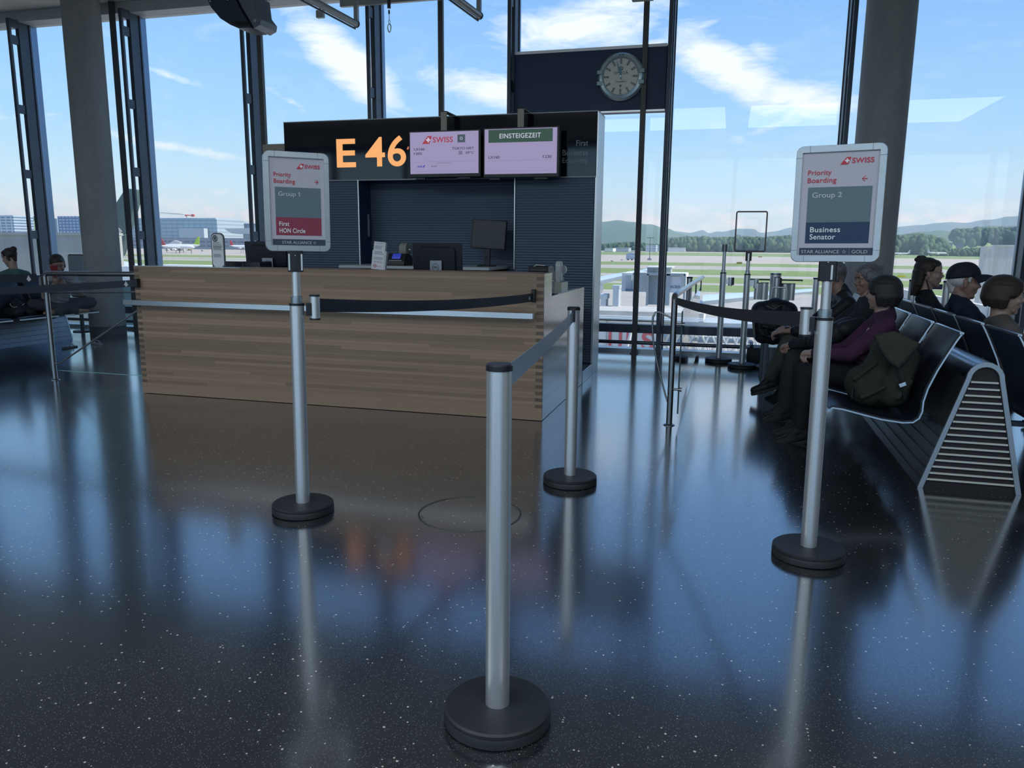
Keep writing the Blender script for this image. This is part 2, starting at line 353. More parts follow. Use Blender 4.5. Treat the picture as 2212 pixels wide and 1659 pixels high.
def glass_mat(name, tint=(1, 1, 1), refl=.06, rough=0.0):
    m = bpy.data.materials.new(name); m.use_nodes = True; t = m.node_tree; t.nodes.clear()
    tr = N(t, 'ShaderNodeBsdfTransparent'); tr.inputs[0].default_value = (*tint, 1)
    gl = N(t, 'ShaderNodeBsdfGlossy', inp={'Roughness': rough}); fr = N(t, 'ShaderNodeLayerWeight', inp={'Blend': .5})
    mx = N(t, 'ShaderNodeMixShader'); L(t, M(t, 'MULTIPLY_ADD', M(t, 'POWER', fr.outputs['Facing'], 5), .8, refl, True), mx.inputs[0]); L(t, tr.outputs[0], mx.inputs[1]); L(t, gl.outputs[0], mx.inputs[2])
    o = N(t, 'ShaderNodeOutputMaterial'); L(t, mx.outputs[0], o.inputs[0]); return m
pane = glass_mat('window_glass', (.985, .995, .995), .035); pane2 = glass_mat('railing_glass', (.94, .975, .975), .05)
edge_g = mat('glass_edge', (.25, .5, .48), .15, 0, .7)

# ================================================================== SETTING
FY = 10.35            # plane of the facade glass
XM = [-14.8, -12.79, -10.78, -8.72, -6.72, -4.8, -2.84, -.83, 1.22, 3.25, 5.27, 7.3]
mb = MB(); mb.box(-20, -10, -.25, 9, 10.2, 0); struct(mb.build('floor', floor_m))
mb = MB(); mb.box(-20, -10, 4.85, 9, 10.12, 5.2)
struct(mb.build('ceiling', noisy('ceiling_concrete', (.50, .53, .52), (.62, .64, .62), 3, .8)))
mb = MB(); mb.box(-20, 10.12, 4.70, 9, 10.46, 5.2); struct(mb.build('trim_1', noisy('fascia_paint', (.40, .44, .46), (.46, .5, .52), 3, .5)))
wallm = noisy('grey_wall_paint', (.28, .29, .31), (.33, .34, .36), 2, .7)
mb = MB(); mb.box(-20.3, -10, -.25, -20, 10.4, 5.2); struct(mb.build('wall_left', wallm))
mb = MB(); mb.box(9, -10, -.25, 9.3, 10.4, 5.2); struct(mb.build('wall_right', wallm))
mb = MB()
mb.box(-20, -10.3, -.25, 9, -10, .35); mb.box(-20, -10.3, 4.62, 9, -10, 5.2)
for k in range(11): mb.box(-20+k*2.85, -10.3, .35, -19.85+k*2.85, -10, 4.62)
struct(mb.build('wall_back', wallm))

# facade: glass panes, steel mullions with ladder posts, transom, rails
for i in range(len(XM)-1):
    x0, x1 = XM[i]+.03, XM[i+1]-.03
    mb = MB()
    if i == 6: mb.box(x0, FY, .36, x1, FY+.012, 3.03); mb.box(x0, FY, 3.84, x1, FY+.012, 4.7); mb.box(x0, FY, .02, x1, FY+.012, .25)
    else: mb.box(x0, FY, .36, x1, FY+.012, 4.7); mb.box(x0, FY, .02, x1, FY+.012, .25)
    struct(mb.build('window_%d' % (i+1), pane))
for i, x in enumerate(XM):
    mb = MB(); mb.box(x-.032, 10.12, 0, x+.032, 10.30, 4.72); mb.box(x-.045, 10.30, 0, x+.045, 10.33, 4.72)
    mb.m = 1; mb.box(x-.018, 10.33, 0, x+.018, 10.47, 4.72); mb.m = 0
    mb.box(x-.024, 9.96, 0.30, x+.024, 10.0, 4.6)
    for z in (.42, 1.42, 2.36, 3.34, 4.36): mb.box(x-.018, 10.0, z, x+.018, 10.12, z+.13)
    mb.box(x-.03, 9.96, 4.6, x+.03, 10.12, 4.72)
    struct(mb.build('trim_%d' % (i+2), [mull, mull_f], bevel=.003))
mb = MB(); mb.box(-14.8, 10.24, .255, 7.3, 10.36, .365); struct(mb.build('trim_20', mull))
mb = MB(); mb.box(-14.8, 10.20, -.02, 7.3, 10.42, .045); struct(mb.build('trim_21', noisy('sill_steel', (.30, .34, .37), (.4, .44, .47), 4, .35, .9)))
mb = MB(); mb.cyl((-14.8, 10.17, .135), (7.3, 10.17, .135), .024, seg=16)
for x in XM: mb.box(x-.015, 10.17, .11, x+.015, 10.22, .16)
struct(mb.build('trim_22', mat('dark_rail_steel', (.10, .11, .13), .28, .9), smooth=True))

# opaque panel in one bay, with the clock on it
mb = MB(); mb.box(-2.80, 10.10, 3.055, -.87, 10.34, 3.82); pn = mb.build('trim_23', navy, bevel=.004); struct(pn)
mb = MB(); mb.box(-2.80, 10.085, 3.79, -.87, 10.10, 3.825); mb.box(-2.80, 10.085, 3.04, -.87, 10.10, 3.06); struct(mb.build('trim_24', alu_h))

ck = thing('wall_clock', 'large round steel-rimmed clock on the dark panel between window posts', 'clock', (-1.42, 10.085, 3.452))
rimm = mat('clock_rim', (.55, .68, .70), .28, .6)
mb = MB(); prof = [(.255, 0), (.285, -.01), (.285, .045), (.262, .075), (.228, .085), (.215, .07), (.215, 0)]
vs = []; seg = 64
for r_, d_ in prof: vs += [Vector((r_*math.cos(2*PI*k/seg), -d_, r_*math.sin(2*PI*k/seg))) for k in range(seg)]
mb.add(vs, [(i*seg+k, i*seg+(k+1) % seg, (i+1)*seg+(k+1) % seg, (i+1)*seg+k) for i in range(len(prof)-1) for k in range(seg)])
rim = mb.build('rim', rimm, ck, smooth=35); CLW = mat('claw_steel', (.22, .30, .32), .35, .7)
for sgn in (-1, 1):
    for dz in (-.075, .055): mb = MB(); mb.box(min(sgn*.225, sgn*.293), -.088, dz-.026, max(sgn*.225, sgn*.293), -.02, dz+.026); mb.build('rim_claw', CLW, rim, bevel=.004)
mb = MB(); text(mb, 'XII', -.035, .035, .232, .262, -.083, .0); mb.build('rim_numeral', mat('rim_engraving', (.08, .11, .12), .5), rim)
mb = MB(); mb.cyl((0, .0, 0), (0, -.055, 0), .218, seg=64); dial = mb.build('dial', mat('clock_dial', (.80, .82, .76), .4), ck, smooth=True)
mb = MB()
for k in range(12):
    a = PI/2-k*PI/6; Mx = Matrix.Rotation(-(a-PI/2), 4, 'Y')
    mb.box(-.0095, -.062, .152, -.004, -.055, .205, Mx); mb.box(.004, -.062, .152, .0095, -.055, .205, Mx); mb.box(-.0095, -.062, .200, .0095, -.055, .205, Mx); mb.box(-.0095, -.062, .150, .0095, -.055, .155, Mx)
for k in range(60):
    Mx = Matrix.Rotation(-k*PI/30, 4, 'Y'); mb.box(-.0008, -.0565, .206, .0008, -.055, .213, Mx)
mb.build('hour_marks', mat('clock_marks', (.03, .07, .09), .3, .3), ck)
DI = mat('clock_ink', (.06, .11, .15), .4); mb = MB(); text(mb, 'OMEGA', -.088, .088, .028, .062, -.055, .0); mb.build('dial_name', DI, ck); mb = MB(); text(mb, 'Ω', -.026, .026, .076, .118, -.055, .01); mb.build('dial_emblem', DI, ck); mb = MB()
pts = []
for k in range(10): a = PI/2+k*PI/5; r_ = .021 if k % 2 == 0 else .009; pts.append((r_*math.cos(a), -.108+r_*math.sin(a)))
mb.ext(pts, 'y', -.055, -.058); mb.build('dial_star', DI, ck); mb = MB(); text(mb, 'Constellation', -.068, .068, -.068, -.046, -.055, -.004, shear=.25)
mb.build('dial_script', DI, ck)
def hand(nm, ang, ln, w, y):
    mb = MB(); Mx = Matrix.Rotation(ang, 4, 'Y')
    mb.ext([(-w*.5, -.035), (w*.5, -.035), (w, ln*.45), (.002, ln), (-.002, ln), (-w, ln*.45)], 'y', y, y-.005, Mx); mb.build(nm, mat(nm+'_steel', (.12, .24, .30), .3, .5), ck)
hand('hour_hand', -R(1.5), .125, .011, -.060); hand('minute_hand', -R(16), .19, .008, -.067)
mb = MB(); mb.cyl((0, -.055, 0), (0, -.078, 0), .010); mb.build('hub', steel, ck, smooth=True)

# concrete columns
def column(x, y, r, label):
    t_ = thing('concrete_column', label, 'column', (x, y, 0), 0, 'round concrete columns')
    mb = MB(); mb.lathe([(r, .12), (r, 4.85)], seg=64); mb.build('shaft', concrete, t_, smooth=True)
    mb = MB(); mb.lathe([(r+.0, 0), (r+.0, .112), (r-.006, .114), (r-.006, .12)], seg=64); mb.build('base_band', noisy('dark_column_base', (.07, .08, .09), (.1, .11, .12), 6, .6), t_, smooth=True)
column(-9.15, 9.70, .255, 'round grey concrete column on the left, behind the woman holding a red phone')
column(1.53, 9.6, .255, 'round grey concrete column on the right, behind the seated passengers')

# steel poles standing along the glass
PX = [-8.95, -6.50, -3.80, -1.135]
PL = ['slim grey steel pole at the window just right of the left concrete column', 'slim grey steel pole rising behind the left end of the black gate cabinet',
      'slim grey steel pole rising above the left display screen', 'slim grey steel pole crossing the panel right of the round clock']
polem = noisy('pole_paint', (.075, .08, .085), (.10, .105, .11), 4, .5, .2)
for k, (x, l) in enumerate(zip(PX, PL)):
    t_ = thing('steel_pole', l, 'pole', (x, 10.08, 0), 0, 'steel poles along the window')
    mb = MB(); mb.box(-.033, -.04, 0.0, .033, .02, 4.85); mb.build('shaft', polem, t_, bevel=.004)
    mb = MB(); mb.box(-.05, -.055, 0.0, .05, .03, .015); mb.build('foot_plate', polem, t_, bevel=.002)

# ================================================================== GATE CABINET
CX0, CX1, CY, CZ = -5.03, -1.372, 8.2, 2.755
def corr(mb, x0, x1, z0, z1, y, per=.0285, amp=.009):
    n = int((z1-z0)/per); k = 4; vs = []; zs = []
    for i in range(n*k+1):
        z = z0+(z1-z0)*i/(n*k); ph = (i % k)/k; d = (0, .85, 1, .15)[i % k]*amp; zs.append((z, y-d))
    for z, yy in zs: vs += [(x0, yy, z), (x1, yy, z)]
    mb.add(vs, [(2*i, 2*i+1, 2*i+3, 2*i+2) for i in range(len(zs)-1)])
cab = thing('gate_cabinet', 'tall dark ribbed gate cabinet with black glass header behind the wooden counter', 'cabinet', ((CX0+CX1)/2, 8.4, 0))
ox, oy = (CX0+CX1)/2, 8.4
def cb_(name, f, m_, parent=cab, **k): mb = MB(); f(mb); o = mb.build(name, m_, parent, **k); o.location = (-ox, -oy, 0) if parent is cab else (0, 0, 0); return o
NX0, NX1, NZ0 = -4.10, -2.265, 1.08
cb_('body', lambda b: (b.box(CX0+.01, CY+.01, .13, NX0, 8.58, 2.1), b.box(NX1, CY+.01, .13, CX1-.02, 8.58, 2.1), b.box(NX0, 8.50, .13, NX1, 8.58, 2.1), b.box(NX0, CY+.01, .13, NX1, 8.58, NZ0), b.box(CX0+.01, CY+.012, 2.1, CX1-.02, 8.58, CZ-.012)), navy)
cb_('ribbed_panel', lambda b: corr(b, CX0+.02, NX0-.012, .135, 2.085, CY+.008), corrm, smooth=60)
cb_('ribbed_panel', lambda b: corr(b, NX1+.012, CX1-.03, .135, 2.085, CY+.008), corrm, smooth=60)
cb_('ribbed_panel', lambda b: corr(b, NX0, NX1, NZ0, 2.09, 8.498), corrm, smooth=60)
cb_('glass_header', lambda b: b.box(CX0, CY-.006, 2.105, CX1-.012, CY+.012, CZ-.004), blackglass, bevel=.002)
cb_('side_panel', lambda b: b.box(CX1-.02, CY-.002, .13, CX1, 8.60, CZ), alu)
cb_('side_panel', lambda b: b.box(CX0, CY, .13, CX0+.01, 8.6, CZ), alu)
cb_('edge_trim', lambda b: b.box(NX0-.012, CY-.012, NZ0+.05, NX0, CY+.02, 2.1), alu)
cb_('edge_trim', lambda b: b.box(NX1, CY-.012, NZ0+.05, NX1+.010, CY+.02, 2.1), alu)
dtr = mat('dull_trim', (.2, .22, .24), .4, .6)
cb_('edge_trim', lambda b: b.box(CX0, CY-.010, 2.094, CX1-.012, CY+.01, 2.106), dtr)
cb_('edge_trim', lambda b: b.box(CX0, CY-.010, CZ-.005, CX1, 8.6, CZ+.004), dtr)
cb_('plinth', lambda b: b.box(CX0, 8.25, 0, CX1-.004, 8.6, .13), alu, bevel=.003)
OM = mat('lit_orange_lettering', (.3, .12, .03), .5, emit=(1.0, .46, .17), es=.88)
cb_('gate_number', lambda b: (text(b, 'E', at_y(728, 330, CY).x, at_y(769, 330, CY).x, 2.242, 2.552, CY-.006, .02, .006)),
    OM)
cb_('gate_number', lambda b: (text(b, '4', at_y(790, 330, CY).x, at_y(832, 330, CY).x, 2.245, 2.562, CY-.006, .012, .006)),
    OM)
cb_('gate_number', lambda b: (text(b, '6', at_y(838.5, 330, CY).x, at_y(877.5, 330, CY).x, 2.242, 2.572, CY-.006, .012, .006)),
    OM)
cb_('small_mark', lambda b: b.ell((at_y(882, 320, CY).x, CY-.008, 2.435), (.011, .002, .02), Matrix.Rotation(R(30), 4, 'Y')), mat('orange_mark', (.5, .16, .08), .5, emit=(.8, .25, .12), es=.5))
for s, z, w in (('First', 2.412, .125), ('Business', 2.318, .27), ('Economy', 2.228, .27)):
    x1 = -1.475
    cb_('class_lettering', lambda b: text(b, s, x1-w, x1, z, z+(.058 if s != 'Economy' else .066), CY-.006, .006, .002, space=1.05), lett_gl)
# white shelf in the niche
shelf_m = mat('pale_shelf', (.55, .60, .64), .35)
cb_('niche_shelf', lambda b: (b.box(-4.13, 7.72, 1.128, -2.40, 8.49, 1.158), b.box(-4.02, 7.74, 1.085, -3.27, 8.4, 1.103), b.box(-3.26, 7.74, 1.085, -2.20, 8.4, 1.103)), shelf_m, bevel=.003)
cb_('shelf_support', lambda b: (b.box(-4.0, 7.85, .13, -2.3, 8.2, 1.085)), navy)
# podium between counter and cabinet
mb = MB(); mb.box(-5.0, 7.66, 0, -1.376, 8.245, .125); o = mb.build('floor_podium', alu, bevel=.003); tag(o, 'low aluminium-clad podium joining the wooden counter and the cabinet', 'platform')
pp = MB(); pp.add([(0, 0, 0), (.10, .01, 0), (.095, .012, -.27), (.012, 0, -.262), (.03, -.01, -.235)], [(0, 1, 2, 3, 4)])
pq = at_y(783, 462, 8.42)
mb = MB(); mb.ext([(0, 0), (.098, -.004), (.10, -.10), (.096, -.262), (.018, -.262), (.028, -.225)], 'y', 0, -.003); o = mb.build('hanging_paper', mat('grey_paper', (.16, .18, .2), .7), loc=(pq.x, 8.4, pq.z)); tag(o, 'grey sheet of paper hanging at the left side of the cabinet niche', 'paper')

# wall-side monitor on the shelf
def quad_pts(px0, px1, y): return at_y(px0, 500, y).x, at_y(px1, 500, y).x
t_ = thing('computer_monitor', 'dark square monitor facing us on the white shelf in the cabinet niche', 'monitor', (-2.56, 8.15, 1.158))
mb = MB(); mb.box(-.195, -.02, .19, .195, .02, .50, Matrix.Rotation(R(-4), 4, 'X')@Matrix.Rotation(R(3), 4, 'Y')); mb.build('housing', blackp, t_, bevel=.006)
mb = MB(); mb.box(-.178, -.0215, .215, .178, -.0195, .485, Matrix.Rotation(R(-4), 4, 'X')@Matrix.Rotation(R(3), 4, 'Y')); mb.build('screen', screenoff, t_)
mb = MB(); mb.box(-.03, .01, 0, .03, .04, .25); mb.lathe([(.11, 0), (.105, .012), (.03, .018)]); mb.build('stand', blackp, t_, smooth=True)
mb = MB(); mb.tube([(-.06, .03, .17), (-.055, .02, .11), (-.02, .0, .085), (0, .0, .12), (.03, .01, .13)], .004); mb.tube([(.05, .05, .02), (.15, .05, .05), (.24, .0, .01), (.28, -.05, .005)], .004); mb.build('cable', mat('grey_cable', (.06, .07, .09), .5), t_, smooth=True)
# ticket printer with roll
t_ = thing('ticket_printer', 'small black ticket printer with a paper roll on the white niche shelf', 'printer', (-3.50, 7.95, 1.158))
mb = MB(); mb.ext([(-.12, 0), (.12, 0), (.12, .09), (.03, .13), (-.06, .13), (-.11, .06), (-.12, .03)], 'x', -.10, .10); mb.box(-.30, -.06, 0, -.10, .12, .05); mb.build('housing', blackp, t_, bevel=.004)
mb = MB(); mb.ext([(-.064, .122), (-.066, .10), (-.1, .066), (-.098, .088)], 'x', -.05, .045, Matrix.Translation((0, -.003, .008))); mb.build('display', mat('blue_display', (.02, .03, .2), .3, emit=(.02, .04, .35), es=.8), t_)
mb = MB(); mb.box(-.08, -.123, .052, .07, -.118, .058); mb.build('slot', shelf_m, t_)
mb = MB(); mb.cyl((-.005, .06, .17), (.075, .06, .17), .075, seg=32); rl = mb.build('paper_roll', mat('roll_paper', (.30, .31, .29), .7), t_, smooth=True)
mb = MB(); mb.cyl((.06, .06, .17), (.11, .06, .17), .018); mb.cyl((.10, .06, .17), (.103, .06, .17), .04); mb.build('roll_core', steel, rl, smooth=True)

# two flight displays on brackets in front of the header
scr_bg = mat('screen_mauve', (.0, .0, .0), .4, emit=(.32, .28, .47), es=.95)
scr_red = mat('screen_red', (0, 0, 0), .4, emit=(.36, .035, .07), es=.9); scr_ink = mat('screen_ink', (0, 0, 0), .4, emit=(.05, .055, .10), es=.8)
scr_green = mat('screen_green', (0, 0, 0), .4, emit=(.028, .07, .05), es=.9); scr_wht = mat('screen_white', (0, 0, 0), .4, emit=(.50, .52, .62), es=1.); scr_line = mat('screen_line', (0, 0, 0), .4, emit=(.17, .15, .27), es=1.)
scr_blue = mat('screen_blue', (0, 0, 0), .4, emit=(.05, .05, .42), es=.9); scr_grey = mat('screen_badge', (0, 0, 0), .4, emit=(.05, .08, .11), es=.9)
brk = mat('beige_bracket', (.24, .22, .19), .45, .3)
def logo(mb_r, mb_w, x0, z0, h_, y, mb_t=None):
    """red tail parallelogram with white cross, then SWISS"""
    w = h_*1.42
    mb_r.ext([(x0, z0), (x0+w*.74, z0), (x0+w, z0+h_), (x0+w*.56, z0+h_)], 'y', y, y-.002)
    cx, cz, a, b_ = x0+w*.63, z0+h_*.50, h_*.30, h_*.10
    mb_w.ext([(cx-b_, cz-a), (cx+b_, cz-a), (cx+b_, cz-b_), (cx+a, cz-b_), (cx+a, cz+b_), (cx+b_, cz+b_), (cx+b_, cz+a), (cx-b_, cz+a), (cx-b_, cz+b_), (cx-a, cz+b_), (cx-a, cz-b_), (cx-b_, cz-b_)], 'y', y-.002, y-.0035)
    text(mb_r, 'SWISS', x0+w*1.08, x0+w*1.08+h_*2.85, z0+h_*.13, z0+h_*.86, y, .018, space=1.05)
def display(x0, x1, z0, z1, label):
    y = 7.98; cx = (x0+x1)/2; t_ = thing('flight_display', label, 'screen', (cx, y, z0), 0, 'flight displays above the counter')
    w = (x1-x0)/2; H = z1-z0
    mb = MB(); mb.box(-w-.015, 0, -.035, w+.025, .075, H+.015); mb.build('housing', blackp, t_, bevel=.004)
    mb = MB(); mb.box(-w, -.003, 0, w, .002, H); s_ = mb.build('screen', scr_bg, t_)
    mb = MB(); mb.box(-.034, .0, H+.012, .034, .008, z2-z0); mb.box(-.034, .0, z2-z0-.008, .034, .30, z2-z0); mb.build('bracket', brk, t_, bevel=.001)
    for fa, fb_ in ((-w+.05, -w+.16), (w-.24, w-.1)): MB().box(fa, .02, -.055, fb_, .06, -.03).build('foot', blackp, t_)
    return t_, s_, w, H
z2 = 2.775
def TT(par, *a):
    m_ = MB(); text(m_, *a); m_.build('dark_lettering', scr_ink, par)
d1, s1, w, H = display(-3.372, -2.601, 2.136, 2.566, 'flight display on the left showing the red airline mark and TOKYO NRT')
r_, wh, ik, ln, bl, bd, bdw = MB(), MB(), MB(), MB(), MB(), MB(), MB()
X_ = lambda f: -w+2*w*f
logo(r_, wh, X_(.18), H*.72, H*.185, -.003)
bd.box(X_(.70), -.0045, H*.735, X_(.81), -.003, H*.92)
for k in range(5):
    a = PI/2+k*2*PI/5; c0 = Vector((X_(.755), 0, H*.83)); bdw.ext([(c0.x+.020*math.cos(a), c0.z+.020*math.sin(a)), (c0.x+.007*math.cos(a+.7), c0.z+.007*math.sin(a+.7)), (c0.x+.016*math.cos(a+.9), c0.z+.016*math.sin(a+.9))], 'y', -.0046, -.006)
TT(s1, 'LX160', X_(.06), X_(.215), H*.565, H*.625, -.003); TT(s1, '1305', X_(.06), X_(.175), H*.46, H*.52, -.003)
TT(s1, 'TOKYO NRT', X_(.62), X_(.935), H*.565, H*.625, -.003); TT(s1, '29°C', X_(.815), X_(.935), H*.46, H*.52, -.003)
ln.box(X_(.06), -.004, H*.285, X_(.94), -.003, H*.289); ln.box(X_(.06), -.004, H*.055, X_(.94), -.003, H*.059); ln.box(X_(.715), -.004, H*.445, X_(.77), -.003, H*.535)
TT(s1, 'JOINT OPERATION WITH', X_(.39), X_(.60), H*.245, H*.262, -.003, 0); TT(s1, 'NH6752', X_(.31), X_(.40), H*.165, H*.195, -.003, 0)
text(bl, 'ANA', X_(.10), X_(.18), H*.155, H*.205, -.003, .02, shear=.2); bl.ext([(X_(.185), H*.155), (X_(.205), H*.155), (X_(.222), H*.21), (X_(.202), H*.21)], 'y', -.003, -.005)
for n_, b_, m_ in (('red_logo', r_, scr_red), ('white_cross', wh, scr_wht), ('rule_lines', ln, scr_line), ('blue_logo', bl, scr_blue), ('badge', bd, scr_grey), ('badge_star', bdw, scr_wht)): b_.build(n_, m_, s1)
d2, s2, w, H = display(-2.532, -1.758, 2.122, 2.574, 'flight display on the right headed EINSTEIGEZEIT on a green band')
bn, wt, ik, ln = MB(), MB(), MB(), MB()
bn.box(X_(.055), -.005, H*.70, X_(.94), -.003, H*.985); text(wt, 'EINSTEIGEZEIT', X_(.21), X_(.78), H*.79, H*.895, -.005, .008, space=1.08)
TT(s2, 'LX160', X_(.055), X_(.21), H*.345, H*.41, -.003); TT(s2, '1230', X_(.815), X_(.93), H*.335, H*.40, -.003)
ln.box(X_(.055), -.004, H*.30, X_(.93), -.003, H*.304); ln.box(X_(.055), -.004, H*.06, X_(.93), -.003, H*.064)
for n_, b_, m_ in (('green_band', bn, scr_green), ('white_lettering', wt, scr_wht), ('rule_lines', ln, scr_line)): b_.build(n_, m_, s2)
# small beige box on the cabinet's left end
o = MB().box(at_y(567, 316, 8.3).x, 8.3, at_y(590, 322, 8.3).z-.12, CX0, 8.5, at_y(590, 311, 8.3).z).build('cable_box', brk, bevel=.004); tag(o, 'small beige box fixed to the left end of the gate cabinet', 'box')

# ================================================================== COUNTER
ct = thing('check_in_counter', 'oak strip boarding counter with steel front rail in front of the dark cabinet', 'counter', (-1.38, 5.88, 0))
mb = MB(); mb.box(-3.83, 0, .004, 0, .022, 1.175); mb.build('front_panel', oak_f, ct)
mb = MB(); mb.ext([(.0225, .004), (1.762, .004), (1.762, .985), (.29, .985), (.29, 1.175), (.0225, 1.175)], 'x', -.022, 0); mb.build('side_panel', oak_s, ct)
mb = MB(); mb.ext([(.0225, .004), (1.762, .004), (1.762, .985), (.29, .985), (.29, 1.175), (.0225, 1.175)], 'x', -3.83, -3.808); mb.build('side_panel', oak_s, ct)
mb = MB(); mb.ext([(.024, 0), (1.76, 0), (1.76, .978), (.288, .978), (.288, 1.17), (.024, 1.17)], 'x', -3.806, -.0225); mb.build('core', navy, ct)
mb = MB(); mb.box(-3.83, .0, 1.1755, -2.72, .288, 1.179); mb.build('top_plate', mat('pale_top_plate', (.55, .65, .68), .12, .5), ct)
mb = MB(); mb.box(-2.72, .0, 1.1755, -.0, .288, 1.178); mb.build('top_board', oak_f, ct)
mb = MB(); mb.ext(rrect(-3.90, -.088, -.055, -.072, .004), 'z', .827, .873); mb.box(-.067, -.088, .827, -.055, -.0, .873)
for x in (-3.70, -2.4, -1.1): mb.box(x-.02, -.073, .835, x+.02, 0, .865)
mb.build('front_rail', alu_h, ct, bevel=.002)

def onc(px, py, y, z): p = at_y(px, py, y); return Vector((p.x, y, z))
# monitors whose backs we see
def back_monitor(x, w, h, lean, label):
    t_ = thing('computer_monitor', label, 'monitor', (x, 6.62, .985), lean, 'monitors seen from behind on the counter')
    Mx = Matrix.Translation((0, 0, .42-h/2))@Matrix.Rotation(R(6), 4, 'X')
    mb = MB(); mb.ext(rrect(-w/2, -h/2, w/2, h/2, .012), 'y', 0, .018, Mx); mb.ext(rrect(-w/2+.06, -h/2+.05, w/2-.06, h/2-.04, .03), 'y', -.022, 0.004, Mx); mb.box(-w/2+.08, -.006, h/2-.035, w/2-.12, .0, h/2-.028, Mx); mb.build('housing', monback, t_, bevel=.004)
    mb = MB(); mb.box(-w/2+.01, .018, -h/2+.01, w/2-.01, .020, h/2-.01, Mx); mb.build('screen', screenoff, t_)
    mb = MB(); mb.box(-.056, -.045, .06, .056, -.03, .265); st = mb.build('stand', noisy('silver_plastic', (.30, .34, .38), (.34, .38, .42), 5, .35, .5), t_, bevel=.004)
    mb = MB(); mb.box(-.10, -.07, 0, .10, .12, .012); mb.build('foot', monback, t_, bevel=.003)
    mb = MB(); zc = .205; n = 40
    vs = [Vector((r_*math.cos(2*PI*k/n), -.0465, zc+r_*math.sin(2*PI*k/n))) for r_ in (.033, .029) for k in range(n)]
    mb.add(vs, [(k, (k+1) % n, n+(k+1) % n, n+k) for k in range(n)]); text(mb, 'DELL', -.023, .023, zc-.008, zc+.008, -.045, .03); mb.build('badge', ink, st)
back_monitor(-2.55, .47, .30, R(2), 'black monitor seen from behind at the middle of the counter, silver stand with round badge')
back_monitor(-4.28, .50, .285, R(4), 'black monitor seen from behind, partly hidden by the Group 1 sign')
# card stand, leaflet holder, passport devices, small dark device
p = onc(477, 570, 6.05, 1.178)
t_ = thing('notice_stand', 'narrow round-topped notice standing at the left end of the wooden counter', 'sign', (p.x, 6.02, 1.178))
hh = at_y(475, 503, 6.02).z-1.178; wd = .068
fr_ = rrect(-wd, -.03, wd, hh, .045, 8)
mb = MB(); mb.ext([q for q in fr_], 'y', 0, .012); mb.build('frame', mat('grey_bronze_frame', (.10, .10, .12), .35, .4), t_, bevel=.002)
mb = MB(); mb.ext(rrect(-wd+.010, 0, wd-.010, hh-.012, .035, 8), 'y', -.002, .0); crd = mb.build('card', mat('notice_card', (.66, .70, .74), .6), t_)
mb = MB(); n = 32; vs = [Vector((r_*math.cos(2*PI*k/n)-.022, -.004, hh-.05+r_*1.15*math.sin(2*PI*k/n))) for r_ in (.026, .018) for k in range(n)]; mb.add(vs, [(k, (k+1) % n, n+(k+1) % n, n+k) for k in range(n)])
mb.ext(rrect(-.031, hh-.063, -.013, hh-.035, .003), 'y', -.0045, -.002)
mb.build('pictogram', ink, crd)
mb = MB()
for z, w_ in ((.70, .07), (.655, .085), (.61, .09), (.585, .085), (.56, .088), (.535, .08), (.50, .09), (.36, .07), (.32, .075), (.29, .08)): mb.box(-.045, -.004, hh*z, -.045+w_, -.002, hh*z+.004)
mb.build('text_lines', mat('faint_print', (.14, .16, .20), .6), crd)
p = onc(806, 583, 6.0, 1.178)
t_ = thing('leaflet_holder', 'leaning white leaflet holder on the counter with a red ring at its foot', 'leaflet holder', (at_y(815, 580, 6.0).x, 6.02, 1.178), R(6))
Mx = Matrix.Rotation(R(-5), 4, 'X')@Matrix.Rotation(R(5), 4, 'Y')
mb = MB(); mb.box(-.062, -.012, 0, .062, .03, .16, Mx); mb.build('pocket', mat('clear_holder', (.5, .54, .58), .25), t_, bevel=.002)
mb = MB(); mb.box(-.052, -.016, .004, .048, .022, .232, Mx); lf = mb.build('leaflets', paper, t_)
mb = MB()
for z in (.218, .196, .188, .180, .172, .15, .143, .135, .127, .10, .092, .084, .066, .058): mb.box(-.043, -.018, z, .025+.012*math.sin(z*900), -.016, z+.0035, Mx)
for z in (.03, .022): mb.box(-.008, -.018, z, .03, -.016, z+.0025, Mx)
mb.build('text_lines', mat('grey_print', (.30, .32, .38), .6), lf)
mb = MB(); n = 28; vs = [Mx@Vector((r_*math.cos(2*PI*k/n)-.028, -.0175, .030+r_*math.sin(2*PI*k/n))) for r_ in (.016, .012) for k in range(n)]; mb.add(vs, [(k, (k+1) % n, n+(k+1) % n, n+k) for k in range(n)]); mb.box(-.036, -.0185, .027, -.020, -.016, .033, Mx)
mb.build('red_ring', mat('red_print', (.35, .05, .06), .6), lf)
t_ = thing('document_reader', 'low flat black device at the left of the counter beside the round-topped notice', 'device', (at_y(515, 570, 6.3).x, 6.3, .985))
mb = MB(); mb.box(-.15, -.1, 0, .12, .1, .235); mb.box(.12, -.1, 0, .3, .1, .228, Matrix.Rotation(R(-2), 4, 'Y')); mb.build('housing', blackp, t_, bevel=.008)
mb = MB(); mb.box(-.14, -.09, .235, .11, .09, .238); mb.build('glass_plate', mat('reader_glass', (.1, .14, .16), .08), t_)
